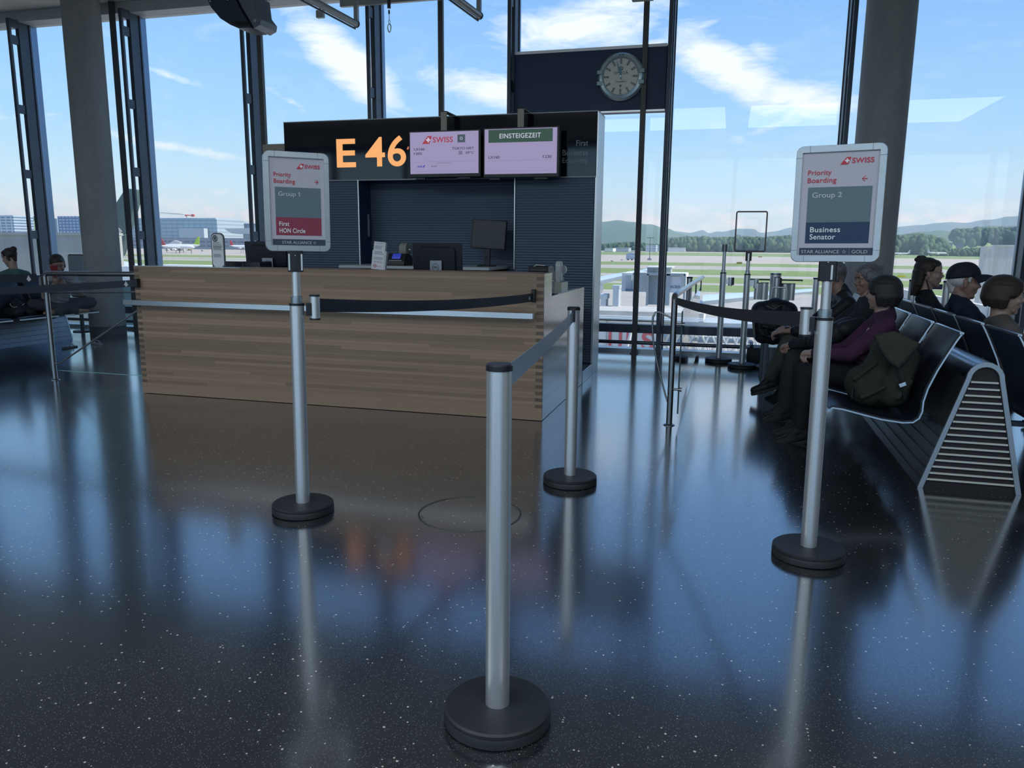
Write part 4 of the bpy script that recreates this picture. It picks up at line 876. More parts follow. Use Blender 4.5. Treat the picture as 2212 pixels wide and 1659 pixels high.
def shoe(name, ank, toe, m_, sole_m, parent, s=1.0):
    a, tt = Vector(ank), Vector(toe); d = (tt-a); d = d.normalized(); z = Vector((0, 0, 1)); sd = d.cross(z).normalized(); z = sd.cross(d)
    def f(mb):
        mb.cap(a-d*.045*s-z*.045*s, a+d*.09*s-z*.05*s, .036*s, .038*s); mb.cap(a+d*.06*s-z*.055*s, a+d*.155*s-z*.058*s, .042*s, .034*s); mb.cap(a-z*.03*s-d*.02*s, a+z*.02*s, .044*s, .042*s); mb.cap(a+z*.01*s, a+d*.07*s-z*.028*s, .038*s, .034*s)
    o = blobmesh(name, f, m_, parent, .006, 3)
    mb = MB(); pts = []
    for t_, w in ((-.085, .022), (-.06, .036), (0, .039), (.06, .041), (.11, .045), (.155, .040), (.185, .026), (.192, .010)): pts.append((t_*s, w*s))
    poly = [(x, w) for x, w in pts]+[(x, -w) for x, w in reversed(pts)]; k = len(poly)
    vs = [a+d*x+sd*w-z*(.094*s) for x, w in poly]+[a+d*x+sd*w-z*(.070*s) for x, w in poly]
    mb.add(vs, [list(range(k)), list(range(2*k-1, k-1, -1))]+[(i, (i+1) % k, (i+1) % k+k, i+k) for i in range(k)]); mb.build('sole', sole_m, o, bevel=.004)
    mb = MB()
    for i in range(4): c = a+d*(.055+.022*i)*s+z*(.003-.013*i)*s; mb.tube([c-sd*.024*s-z*.012*s, c+z*.007*s, c+sd*.024*s-z*.012*s+d*.006], .0028*s, 6)
    mb.build('laces', mat(name+'_laces', (.10, .11, .12), .7), o)
    return o
EYEW = mat('eye_white', (.50, .48, .46), .3); IRIS = mat('eye_dark', (.015, .01, .008), .2)
def eyes(parent, Mh, s=1.0, glasses=None):
    for t in (-1, 1):
        mb = MB(); c = Mh@(Vector((.0725, t*.031, .001))*s); mb.ell(c, (.0095*s, .0115*s, .0060*s), Mh.to_3x3().to_4x4(), 16, 10); e = mb.build('eye', EYEW, parent, smooth=True)
        mb = MB(); c = Mh@(Vector((.0797, t*.031, .001))*s); mb.ell(c, (.0032*s, .0054*s, .0054*s), Mh.to_3x3().to_4x4(), 12, 8); mb.build('iris', IRIS, e, smooth=True)
    mb = MB()
    for t in (-1, 1): mb.tube([Mh@(Vector(p)*s) for p in ((.090, t*.014, .021), (.086, t*.032, .026), (.072, t*.048, .020))], [.0022*s, .003*s, .0015*s], 8)
    mb.build('eyebrows', mat('brow_hair', (.02, .016, .014), .8), parent, smooth=True)
def glasses_(parent, Mh, s=1.0, m_=None):
    mb = MB()
    for t in (-1, 1):
        n = 24; cx = .098; pts = [Mh@(Vector((cx-abs(.020*math.cos(2*PI*k/n)+.0)*.1, t*.032+.023*math.cos(2*PI*k/n), -.002+.019*math.sin(2*PI*k/n)))*s) for k in range(n+1)]
        mb.tube(pts, .0013*s, 6, False); mb.tube([Mh@(Vector(p)*s) for p in ((cx-.002, t*.055, .004), (.06, t*.074, .008), (0, t*.082, .010), (-.02, t*.08, -.004))], .0013*s, 6)
    mb.tube([Mh@(Vector(p)*s) for p in ((.096, -.011, .002), (.101, 0, .005), (.096, .011, .002))], .0013*s, 6)
    return mb.build('glasses', m_ or mat('glasses_frame', (.35, .34, .32), .25, .9), parent, smooth=True)
def HM(pos, yaw=0, pitch=0, roll=0): return Matrix.Translation(Vector(pos))@Matrix.Rotation(R(yaw), 4, 'Z')@Matrix.Rotation(R(pitch), 4, 'Y')@Matrix.Rotation(R(roll), 4, 'X')
def person(x, y, rz, label, P, voxel=.0065, group=None):
    """local frame: x forward, y left, z up from the floor"""
    t_ = thing('person', label, 'person', (x, y, 0), rz, group)
    S = P.get('s', 1.0); hd = P['head']; Mh = HM(*hd); nk = Vector(P['neck']); ch = Vector(P['chest']); pv = Vector(P.get('pelvis', (0, 0, .53)))
    sh = P['shoulders']; el = P['elbows']; wr = P['wrists']; hp = P['hips']; kn = P['knees']; an = P['ankles']; toe = P['toes']; hs = P.get('hs', .96); sw = P.get('bulk', 1.0)
    hb = Mh@Vector((-.025, 0, -.055))
    def body(mb):
        head_fill(mb, Mh, hs, P.get('fem', False)); mb.cap(nk-Vector((0, 0, .04)), hb, .060*sw**.5, .056); mb.cap(ch, nk-Vector((0, 0, .02)), .10, .055)
        mb.cap(pv, ch, .105, .115)
        for i in (0, 1):
            mb.cap(nk-Vector((0, 0, .03)), sh[i], .05, .045); limb(mb, [Vector(sh[i]), Vector(el[i]), Vector(wr[i])], [.042, .034, .024]); mb.cap(pv, hp[i], .09, .08); limb(mb, [Vector(hp[i]), Vector(kn[i]), Vector(an[i])], [.075, .052, .036]); mb.cap(Vector(an[i]), Vector(an[i]).lerp(Vector(toe[i]), .25)-Vector((0, 0, .035)), .030, .024)
            hd_, hu, hsd, hc = P['hands'][i]; hand_fill(mb, wr[i], hd_, hu, hsd, P.get('hand_s', 1.0), hc)
        if P.get('bare'): 
            for i in (0, 1): mb.cap(Vector(an[i]), Vector(toe[i])-Vector((0, 0, .0)), .032, .022)
    bo = blobmesh('body', body, P['skin'], t_, P.get('voxel', voxel), 2)
    eyes(t_, Mh, hs)
    if P.get('glasses'): glasses_(t_, Mh, hs, P['glasses'] if not isinstance(P['glasses'], bool) else None)
    def hair(mb): P['hair'](mb, lambda p: Mh@(Vector(p)*hs), Mh.to_3x3().to_4x4(), hs)
    blobmesh('hair', hair, P['hairm'], t_, .0050, 3)
    def top(mb):
        mb.cap(pv+Vector((0, 0, .02)), pv.lerp(ch, .6), .135*sw, .138*sw); mb.cap(pv.lerp(ch, .5)+Vector((0, .035, 0)), ch+Vector((0, .05, 0)), .118*sw, .112*sw); mb.cap(pv.lerp(ch, .5)-Vector((0, .035, 0)), ch-Vector((0, .05, 0)), .118*sw, .112*sw)
        mb.cap(ch, nk-Vector((.0, 0, .035)), .115*sw, .068)
        for i in (0, 1):
            q = Vector(sh[i]); mb.cap(nk-Vector((0, 0, .035)), q, .064*sw**.5, .062*sw); mb.cap(ch, q, .09*sw, .062*sw); sl = P.get('sleeve', .93); e = Vector(el[i]); w = Vector(wr[i])
            if sl > .5: limb(mb, [q, e, e.lerp(w, sl)], [.061*sw, .053*sw, .040*sw]); folds(mb, q, e, .057*sw, 4, 3+i); folds(mb, e, e.lerp(w, sl), .046*sw, 4, 9+i)
            else: limb(mb, [q, q.lerp(e, sl*2)], [.061*sw, .058*sw])
        folds(mb, pv, ch, .15*sw, 6, 5)
        if P.get('collar'): mb.cap(nk-Vector((.03, 0, .03)), nk+(hb-nk)*.30-Vector((.01, 0, 0)), .062, .060)
    tp = blobmesh(P.get('topname', 'jacket'), top, P['topm'], t_, .0075, 3)
    def legs(mb):
        mb.cap(pv+Vector((0, -.04, 0)), pv+Vector((0, .04, 0)), .132*sw, .132*sw)
        for i in (0, 1):
            k_ = Vector(kn[i]); a_ = Vector(an[i])+Vector((0, 0, P.get('hem', .03))); mb.cap(pv, hp[i], .11, .105*sw); limb(mb, [Vector(hp[i]), k_, a_], [.100*sw, .072*sw, .056*sw]); folds(mb, hp[i], k_, .080, 4, 21+i); folds(mb, k_, a_, .060, 4, 31+i)
    blobmesh('trousers', legs, P['legm'], t_, .008, 3)
    if not P.get('bare'):
        for i in (0, 1): shoe('shoe', an[i], toe[i], P['shoem'], P.get('solem', rubber), t_, P.get('shoe_s', 1.10))
    if P.get('extra'): P['extra'](t_, Mh, hs)
    return t_
def sit(lean=0, fw_=0, dy=0.0, kx=.44, ax=.50, w=.17, **k):
    """default seated joints; lean moves the upper body forward"""
    d = dict(pelvis=(0, 0, .50), chest=(-.02+lean*.6, 0, .80-abs(lean)*.15), neck=(.0+lean, 0, 1.00-abs(lean)*.28),
             head=((.035+lean*1.15, 0, 1.17-abs(lean)*.34),), hips=[(.06, .09, .49), (.06, -.09, .49)], knees=[(kx, .11, .52), (kx, -.11, .52)],
             ankles=[(ax, .11, .10), (ax, -.11, .10)], toes=[(ax+.16, .13, .055), (ax+.16, -.13, .055)])
    n = d['neck']; d['shoulders'] = [(n[0]-.01, w, n[2]-.085), (n[0]-.01, -w, n[2]-.085)]
    d['elbows'] = [(n[0]+.02, w+.05, n[2]-.36), (n[0]+.02, -w-.05, n[2]-.36)]; d['wrists'] = [(n[0]+.24, .06, n[2]-.40), (n[0]+.24, -.06, n[2]-.40)]
    d['hands'] = [((.9, -.5, -.1), (0, .4, 1), 1, 35), ((.9, .5, -.1), (0, -.4, 1), -1, 35)]
    d.update(k); return d
SK1 = skin('skin_tan', (.27, .175, .14)); SK2 = skin('skin_fair', (.36, .25, .21)); SK3 = skin('skin_weathered', (.29, .19, .155))
def hairmat(n, c, c2): return noisy(n, c, c2, 150, .58, 0, (1, 1, .10), .7)
H_black = hairmat('black_hair', (.006, .006, .008), (.02, .02, .024)); H_grey = hairmat('grey_hair', (.045, .05, .058), (.17, .18, .20)); H_brown = hairmat('brown_hair', (.012, .008, .007), (.045, .028, .02)); H_white = hairmat('white_hair', (.42, .44, .46), (.62, .64, .66)); H_dark = hairmat('dark_brown_hair', (.010, .008, .008), (.03, .022, .02))
def hair_bob(mb, Q, R3, s, low=-.10, puff=1.0, front=.05, ragged=.012, seed=1):
    rn = random.Random(seed); mb.ell(Q((-.022, 0, .048)), (.102*s*puff, .088*s*puff, .088*s), R3); mb.ell(Q((.026, 0, .070)), (.064*s, .070*s, .050*s), R3)
    n = 38
    for i in range(n):
        a = R(58)+(2*PI-R(116))*i/(n-1); back = max(0, -math.cos(a)); lo = (low if abs(math.cos(a)) < .3 or back > .2 else low*.3)+rn.uniform(-ragged, ragged)+.012*back
        if math.cos(a) > .15: lo = max(lo, -.005)
        p = Vector((-.020+.088*puff*math.cos(a), .078*puff*math.sin(a), .055)); m_ = Vector((-.020+.096*puff*math.cos(a), .084*puff*math.sin(a), (lo+.03)*.5)); q = Vector((-.018+.082*puff*math.cos(a), .074*puff*math.sin(a), lo))
        mb.cap(Q(p), Q(m_), .020*s, .018*s, 8); mb.cap(Q(m_), Q(q), .018*s, .009*s, 8)
    for t in (-1, 0, 1): mb.cap(Q((.060, t*.034, .080)), Q((.072, t*.046, .045)), .018*s, .009*s)
def hair_short(mb, Q, R3, s, thick=1.0):
    mb.ell(Q((-.024, 0, .050)), (.096*s*thick, .081*s*thick, .083*s*thick), R3); mb.cap(Q((-.075, 0, .02)), Q((-.065, 0, -.05)), .042*s, .030*s)
    for t in (-1, 1): mb.cap(Q((-.02, t*.066, .03)), Q((-.035, t*.062, -.04)), .020*s, .014*s)
def hair_wavy(mb, Q, R3, s):
    hair_bob(mb, Q, R3, s, -.085, 1.05, ragged=.03, seed=8); rn = random.Random(4)
    for k in range(70):
        a = rn.uniform(0.75*PI/2, 2*PI-.75*PI/2); z = rn.uniform(-.09, .12); r_ = .098; p = Vector((-.02+r_*math.cos(a)*.98, .088*math.sin(a), z)); q = p+Vector((rn.uniform(-.02, .015), rn.uniform(-.015, .015), rn.uniform(-.04, .0))); mb.cap(Q(p), Q(q), .010*s, .005*s, 8)
def hair_bun(mb, Q, R3, s):
    hair_short(mb, Q, R3, s, 1.02); mb.ell(Q((.03, 0, .075)), (.055*s, .062*s, .042*s), R3); mb.cap(Q((-.085, 0, .06)), Q((-.105, 0, .095)), .036*s, .040*s); mb.ell(Q((-.10, 0, .10)), (.038*s, .042*s, .036*s), R3)
def hair_longtie(mb, Q, R3, s):
    mb.ell(Q((-.024, 0, .050)), (.100*s, .083*s, .086*s), R3); mb.ell(Q((.024, 0, .072)), (.062*s, .066*s, .045*s), R3)
    mb.ell(Q((-.062, 0, .125)), (.034*s, .034*s, .028*s), R3); mb.ell(Q((-.088, .008, .135)), (.020*s, .024*s, .018*s), R3); mb.ell(Q((-.108, 0, .118)), (.016*s, .02*s, .016*s), R3)
    rn = random.Random(3)
    for k in range(26):
        a = R(112)+R(136)*k/25; p = Vector((-.02+.088*math.cos(a), .078*math.sin(a), .02)); mb.cap(Q(p), Q((p.x-.012, p.y*1.0, -.09)), .024*s, .020*s, 8); mb.cap(Q((p.x-.012, p.y, -.09)), Q((p.x-.02+rn.uniform(-.01, .01), p.y*.95, -.155+rn.uniform(-.03, .03))), .018*s, .007*s, 8)
    for t in (-1, 1): mb.cap(Q((-.06, t*.03, .02)), Q((-.085, t*.035, -.10)), .052*s, .040*s); mb.cap(Q((-.085, t*.035, -.10)), Q((-.10, t*.045, -.175)), .038*s, .016*s); mb.cap(Q((.02, t*.066, .05)), Q((-.03, t*.070, .0)), .018*s, .014*s); mb.tube([Q((-.02, t*.07, -.05)), Q((.01, t*.062, -.14)), Q((.05, t*.05, -.25))], [.007, .007, .006], 6)

# --- right bench, facing left (rz=pi): woman in purple, woman with grey wavy hair, man in black
FL = PI
Pp = sit(.02, w=.155, kx=.46, ax=.46, topm=cloth('purple_fleece', (.042, .016, .042)), legm=cloth('black_trousers', (.010, .011, .014)), shoem=cloth('black_trainers', (.012, .014, .016), .6), skin=SK2, hairm=H_black, hair=lambda mb, Q, R3, s: hair_bob(mb, Q, R3, s, -.085, 1.14), fem=True, hs=.97, collar=True, bulk=.98)
Pp['head'] = ((-.01, 0, 1.085), -30, 2, 0); Pp['neck'] = (-.03, 0, .955); Pp['shoulders'] = [(-.03, .16, .875), (-.03, -.16, .875)]; Pp['chest'] = (-.04, 0, .78); Pp['elbows'] = [(.19, .20, .665), (.17, -.20, .66)]; Pp['wrists'] = [(.41, .06, .655), (.40, -.03, .64)]
Pp['hands'] = [((.85, -.6, -.15), (.2, .2, 1), 1, 45), ((.85, .6, -.15), (.2, -.2, 1), -1, 45)]
bagm = cloth('black_bag_fabric', (.012, .015, .020), .55)
person(1.03, 5.90, FL, 'woman with black bobbed hair and purple fleece, seated nearest, turned to her neighbour', Pp)
Pg = sit(.06, w=.16, kx=.47, ax=.50, topm=cloth('black_jacket', (.013, .016, .022)), legm=cloth('olive_trousers', (.020, .024, .026)), shoem=cloth('dark_trainers', (.014, .017, .02), .6), skin=SK1, hairm=H_grey, hair=hair_wavy, fem=True, hs=.97, glasses=mat('thin_metal_glasses', (.4, .4, .38), .25, .9), collar=True, bulk=1.05)
Pg['head'] = ((-.03, .0, 1.15), 22, 3, 0); Pg['neck'] = (-.04, 0, 1.01); Pg['chest'] = (-.04, 0, .80); Pg['shoulders'] = [(-.04, .17, .92), (-.04, -.17, .92)]; Pg['wrists'] = [(.50, .05, .62), (.48, -.03, .62)]; Pg['elbows'] = [(.26, .20, .68), (.24, -.20, .68)]
Pg['hands'] = [((.8, -.6, -.3), (.2, .2, 1), 1, 50), ((.8, .6, -.3), (.2, -.2, 1), -1, 50)]
person(1.02, 6.60, FL, 'person with wavy grey hair, glasses and dark jacket, seated in the middle facing left', Pg)
Pm = sit(.20, w=.19, kx=.46, ax=.56, topm=cloth('black_leather_jacket', (.011, .013, .018), .5), legm=cloth('khaki_trousers', (.040, .045, .042)), shoem=cloth('black_shoes', (.01, .011, .013), .5), skin=SK3, hairm=H_grey, hair=lambda mb, Q, R3, s: hair_short(mb, Q, R3, s, .97), hs=1.0, collar=True, bulk=1.12)
Pm['head'] = ((.145, 0, 1.15), 0, 6, 0); Pm['neck'] = (.06, 0, 1.01); Pm['chest'] = (.02, 0, .80); Pm['shoulders'] = [(.03, .19, .92), (.03, -.19, .92)]; Pm['elbows'] = [(.30, .20, .68), (.30, -.18, .68)]; Pm['wrists'] = [(.54, .08, .66), (.54, -.05, .66)]; Pm['sleeve'] = .55
Pm['ankles'] = [(.60, .05, .22), (.46, -.11, .10)]; Pm['toes'] = [(.77, .06, .16), (.62, -.13, .055)]; Pm['knees'] = [(.47, .07, .56), (.44, -.11, .52)]
Pm['hands'] = [((.8, -.5, -.4), (.3, .2, 1), 1, 30), ((.8, .5, -.4), (.3, -.2, 1), -1, 30)]
def watch(t_, Mh, hs):
    mb = MB(); w = Vector((.50, .085, .662)); mb.cyl(w-Vector((.014, -.006, 0)), w+Vector((.014, -.006, 0)), .033, seg=24); mb.box(w.x-.018, w.y-.0, w.z+.018, w.x+.018, w.y+.03, w.z+.040); mb.build('wrist_watch', blackp, t_, bevel=.002)
Pm['extra'] = watch
person(1.03, 7.32, FL, 'man in black jacket leaning forward, partly hidden by the Group 2 sign post', Pm)
# black bag on the laps
def lapbag(mb):
    mb.cap((.13, .02, .80), (.34, .10, .70), .085, .075); mb.cap((.20, -.08, .77), (.38, .0, .69), .07, .06); mb.cap((.05, .06, .84), (.16, .1, .80), .05, .06); folds(mb, (.1, 0, .8), (.36, .05, .7), .09, 6, 8)
o = blobmesh('shoulder_bag', lapbag, bagm, None, .008, 2); o.location = (1.02, 6.28, .0); o.rotation_euler = (0, 0, PI); tag(o, 'soft black bag held between the purple fleece and the grey-haired passenger', 'bag')

# --- right bench, facing right
Pw = sit(.0, w=.165, topm=cloth('taupe_sweater', (.085, .078, .075)), topname='sweater', legm=cloth('dark_trousers', (.015, .016, .02)), shoem=cloth('dark_shoes', (.012, .012, .014)), skin=SK2, hairm=H_brown, hair=lambda mb, Q, R3, s: hair_bob(mb, Q, R3, s, -.07, 1.12), fem=True, hs=1.06, bulk=1.10)
Pw['head'] = ((-.12, 0, 1.085), -6, 2, 0); Pw['neck'] = (-.14, 0, .95); Pw['chest'] = (-.11, 0, .78); Pw['shoulders'] = [(-.13, .17, .86), (-.13, -.17, .86)]
person(1.94, 5.94, 0, 'woman with short brown hair and taupe sweater, at the right edge facing right', Pw)
Pc = sit(.0, w=.20, topm=cloth('navy_polo', (.008, .015, .032)), topname='polo_shirt', legm=cloth('navy_trousers', (.012, .014, .02)), shoem=cloth('dark_shoes', (.012, .012, .014)), skin=SK3, hairm=H_white, hair=lambda mb, Q, R3, s: (mb.ell(Q((-.034, 0, .015)), (.078*s, .080*s, .062*s), R3), mb.cap(Q((-.075, 0, -.01)), Q((-.066, 0, -.06)), .040*s, .028*s), [mb.cap(Q((.02, t*.072, .035)), Q((.018, t*.074, .005)), .010*s, .006*s) for t in (-1, 1)]), hs=1.10, collar=True, bulk=1.22)
Pc['head'] = ((-.17, 0, 1.14), -4, 3, 0); Pc['neck'] = (-.18, 0, 1.0); Pc['chest'] = (-.12, 0, .80); Pc['shoulders'] = [(-.17, .20, .91), (-.17, -.20, .91)]
def capf(t_, Mh, hs):
    cm = cloth('navy_cap_cloth', (.010, .013, .024), .7)
    Mc = Mh@Matrix.Translation(Vector((-.012, 0, .034))*hs)@Matrix.Rotation(R(-11), 4, 'Y'); mb = MB(); vs = []; ns, nr = 40, 12
    for i in range(nr+1):
        th = PI/2*(1-i/nr)
        for k in range(ns): a = 2*PI*k/ns; vs.append(Mc@(Vector((.109*math.sin(th+.02)**.82*math.cos(a), .087*math.sin(th+.02)**.82*math.sin(a), .104*math.cos(th)))*hs))
    mb.add(vs, [(i*ns+k, i*ns+(k+1) % ns, (i+1)*ns+(k+1) % ns, (i+1)*ns+k) for i in range(nr) for k in range(ns)]+[[nr*ns+k for k in range(ns)]])
    o = mb.build('cap', cm, t_, smooth=60); q_ = o.modifiers.new('t', 'SOLIDIFY'); q_.thickness = .004; q_.offset = 0
    mb = MB(); n, m_ = 18, 6; vs = []
    for j_ in range(m_+1):
        for k in range(n+1):
            a = -R(66)+R(132)*k/n; f_ = j_/m_; r_ = 1+f_*.80*max(math.cos(a), 0)**.55; vs.append(Mc@(Vector((.107*r_*math.cos(a), .085*(1+f_*.10)*math.sin(a), .006-.034*f_*math.sin(a)**2-.030*f_*(.4+.6*f_)+.0)))) if False else vs.append(Mc@(Vector((.107*math.cos(a)*(1+f_*.78), .085*math.sin(a)*(1+f_*.02), .004-.040*f_*math.sin(a)**2-.022*f_*f_))*hs))
    mb.add(vs, [(j_*(n+1)+k, j_*(n+1)+k+1, (j_+1)*(n+1)+k+1, (j_+1)*(n+1)+k) for j_ in range(m_) for k in range(n)])
    o2 = mb.build('cap_brim', cm, o, smooth=60); q_ = o2.modifiers.new('t', 'SOLIDIFY'); q_.thickness = .005; q_.offset = 0
    mb = MB(); mb.box(-.123*hs, -.02, .006, -.118*hs, .02, .014, Mh); mb.build('cap_buckle', steel, o)
Pc['extra'] = capf
person(1.95, 6.78, 0, 'older man in dark baseball cap and navy polo shirt facing right', Pc)
Py = sit(.02, w=.155, topm=cloth('black_tshirt', (.010, .012, .018)), topname='sweatshirt', legm=cloth('black_jeans', (.012, .013, .018)), shoem=cloth('dark_shoes', (.012, .012, .014)), skin=SK2, hairm=H_dark, hair=hair_longtie, fem=True, hs=1.08, glasses=mat('gold_glasses', (.5, .45, .35), .25, .9), bulk=.95)
Py['head'] = ((-.17, 0, 1.17), -14, -2, 0); Py['neck'] = (-.19, 0, 1.02); Py['chest'] = (-.13, 0, .82); Py['shoulders'] = [(-.18, .155, .93), (-.18, -.155, .93)]
person(1.94, 7.85, 0, 'young woman with glasses and long dark tied hair in a black top facing right', Py)

# --- left bench
Pq = sit(.0, topm=cloth('light_grey_shirt', (.21, .23, .25)), topname='shirt', legm=cloth('charcoal_leggings', (.035, .04, .055)), skin=SK1, hairm=H_dark, hair=lambda mb, Q, R3, s: (hair_short(mb, Q, R3, s, 1.02), mb.ell(Q((.03, 0, .072)), (.058*s, .066*s, .044*s), R3)), fem=True, hs=1.1, bare=True, shoem=None, bulk=1.05, voxel=.007)
Pq.update(pelvis=(-.02, 0, .53), chest=(.07, .02, .80), neck=(.20, .0, .95), head=((.27, -.02, 1.07), -8, 18, 6), hips=[(.02, .10, .52), (.02, -.10, .52)], knees=[(.22, .36, .56), (.22, -.34, .56)], ankles=[(.36, -.10, .47), (.32, .12, .47)], toes=[(.38, -.26, .455), (.36, .27, .455)],
          shoulders=[(.17, .17, .88), (.17, -.17, .88)], elbows=[(.30, .24, .68), (.28, -.22, .66)], wrists=[(.36, .03, .80), (.40, -.10, .86)], hands=[((.2, -.6, .6), (1, .2, .2), 1, 45), ((.2, -.1, 1), (1, -.3, -.2), 1, 45)], hem=0, sleeve=.30)
pq = person(-8.82, 8.48, R(-28), 'woman in light grey shirt sitting cross-legged and holding up a red phone', Pq)
Mp = Matrix.Translation((-8.82, 8.48, 0))@Matrix.Rotation(R(-28), 4, 'Z')
mb = MB(); mb.ext(rrect(-.040, -.075, .040, .075, .010), 'x', -.005, .005)
php = Mp@Vector((.455, -.115, 1.00)); o = mb.build('phone', mat('red_phone_case', (.20, .012, .025), .4), bevel=.002, loc=php, rot=(R(8), R(-12), R(-28))); tag(o, 'red phone held up in front of the cross-legged woman', 'phone')
mb = MB(); mb.ext(rrect(-.037, -.071, .037, .071, .008), 'x', -.0062, -.005); mb.build('screen', screenoff, o)
Pb = sit(.05, w=.17, topm=cloth('teal_tshirt', (.060, .125, .115)), topname='t_shirt', legm=cloth('dark_trousers2', (.015, .016, .02)), shoem=cloth('dark_shoes2', (.012, .012, .014)), skin=SK2, hairm=H_dark, hair=hair_bun, fem=True, hs=1.02, sleeve=.35, voxel=.007)
Pb['head'] = ((.11, 0, 1.15), 20, 14, 0)
person(-9.76, 8.74, R(170), 'woman with dark hair in a bun and teal top seen from behind at the left', Pb)
Pe = sit(.0, topm=cloth('dark_jacket_left', (.014, .017, .022)), legm=cloth('dark_jeans', (.014, .018, .028)), shoem=cloth('teal_grey_trainers', (.05, .08, .09)), skin=SK1, hairm=H_black, hair=lambda mb, Q, R3, s: hair_short(mb, Q, R3, s), voxel=.008, ax=.56)
person(-8.92, 6.68, 0, 'person in dark jeans and grey trainers cut off by the left edge', Pe)

# ================================================================== LOOSE THINGS
# backpack on the first seat
olive = cloth('olive_canvas', (.022, .026, .022), .85); olive2 = cloth('olive_canvas_flap', (.034, .038, .031), .85)
t_ = thing('backpack', 'olive green canvas backpack leaning on the nearest black seat', 'backpack', (.98, 5.24, .40))
def bp(mb):
    mb.cap((-.10, -.06, .12), (-.02, -.05, .33), .105, .085); mb.cap((-.08, .10, .12), (.06, .10, .34), .105, .08); mb.cap((.04, -.07, .12), (.11, -.06, .33), .10, .075); mb.cap((-.08, 0, .10), (.06, 0, .10), .098, .098); mb.ell((-.12, -.02, .15), (.11, .14, .12)); mb.cap((-.02, -.03, .36), (.12, .0, .385), .070, .06); mb.cap((-.02, .09, .36), (.12, .09, .38), .065, .055)
    for a_, b_ in (((-.19, -.14, .20), (-.08, -.15, .30)), ((-.14, -.165, .09), (-.02, -.17, .16)), ((.06, -.165, .10), (.13, -.15, .2))): mb.cap(a_, b_, .018, .012)
blobmesh('pack', bp, olive, t_, .008, 4)
FP = [at_y(*q, 5.05)-Vector((.98, 5.24, .40)) for q in ((1888, 725), (1935, 716), (1986, 741), (1962, 768), (1938, 794), (1918, 778), (1899, 752))]
mb = MB(); nF = len(FP); vs = []
for dy, sc_ in ((-.030, .93), (-.018, 1.0), (.030, 1.0)):
    c = sum(((p.x, p.z)[0] for p in FP))/nF; c2 = sum(p.z for p in FP)/nF; vs += [(c+(p.x-c)*sc_, p.y+dy+.10*(p.z-c2), c2+(p.z-c2)*sc_) for p in FP]
fs = [list(range(nF)), [2*nF+k for k in range(nF)][::-1]]+[(r_*nF+k, r_*nF+(k+1) % nF, (r_+1)*nF+(k+1) % nF, (r_+1)*nF+k) for r_ in (0, 1) for k in range(nF)]; mb.add(vs, fs); fl = mb.build('flap', olive2, t_, bevel=.008)
mb = MB(); mb.tube([(p.x, p.y-.02+.10*(p.z-c2), p.z) for p in (FP[0], FP[6], FP[5], FP[4], FP[3], FP[2])], .005, 8); mb.build('flap_piping', bagm, fl, smooth=60)
mb = MB(); mb.tube([(.02, -.19, .30), (.06, -.20, .2), (.10, -.17, .09)], .007, 8); mb.tube([(-.13, .02, .28), (-.19, .0, .16), (-.18, -.02, .06)], .007, 8); mb.build('strap', bagm, t_, smooth=True)
mb = MB(); mb.box(-.012, -.006, -.02, .012, .004, .02, Matrix.Translation((.072, -.20, .185))@Matrix.Rotation(R(65), 4, 'Y')); mb.build('buckle', steel, t_, bevel=.002)
mb = MB(); mb.box(-.20, -.16, .08, -.195, -.13, .15); mb.box(-.19, -.10, .06, -.185, -.07, .13); mb.build('patch', bagm, t_)

# suitcase with a backpack strapped on top
t_ = thing('suitcase', 'upright glossy black suitcase with raised handle in front of the seated man', 'suitcase', (.50, 8.23, 0), R(-8))
glb = mat('glossy_black_shell', (.006, .009, .016), .12)
mb = MB(); mb.ext(rrect(-.13, .045, .13, .46, .035, 6), 'y', -.11, .11); 
for k in range(5): mb.ext(rrect(-.118+k*.055, .06, -.10+k*.055, .445, .008, 3), 'y', -.116, -.108)
mb.build('shell', glb, t_, bevel=.012, seg=3)
mb = MB(); mb.box(-.132, -.004, .05, .132, .004, .455); mb.build('zip_band', blackp, t_)
for sx_ in (-.1, .1):
    for sy_ in (-.08, .08):
        mb = MB(); mb.cyl((sx_-.012, sy_, .026), (sx_+.012, sy_, .026), .026, seg=20); mb.box(sx_-.018, sy_-.012, .03, sx_+.018, sy_+.012, .055); mb.build('wheel', rubber, t_, smooth=40)
mb = MB(); mb.tube([(-.07, .09, .45), (-.07, .09, .97), (-.06, .09, .99), (.06, .09, .99), (.07, .09, .97), (.07, .09, .45)], .008, 10); mb.build('telescopic_handle', steel, t_, smooth=60)
mb = MB(); mb.tube([(-.05, -.03, .462), (-.045, -.03, .48), (.045, -.03, .48), (.05, -.03, .462)], .009, 8); mb.build('carry_handle', rubber, t_, smooth=60)
mb = MB(); mb.box(-.05, -.119, .40, .05, -.112, .43); mb.build('brand_plate', steel, t_)
def bp2(mb):
    mb.cap((-.10, 0, .06), (-.13, 0, .30), .09, .10); mb.cap((.10, 0, .06), (.12, 0, .30), .09, .10); mb.cap((0, 0, .06), (0, 0, .34), .10, .10); mb.cap((-.08, 0, .33), (.08, 0, .34), .08, .08); folds(mb, (0, 0, .05), (0, 0, .35), .15, 8, 11)
o = blobmesh('backpack', bp2, cloth('black_nylon', (.010, .012, .018), .45), None, .008, 2, (.47, 8.14, .46)); tag(o, 'bulky black backpack standing on top of the upright suitcase', 'backpack')
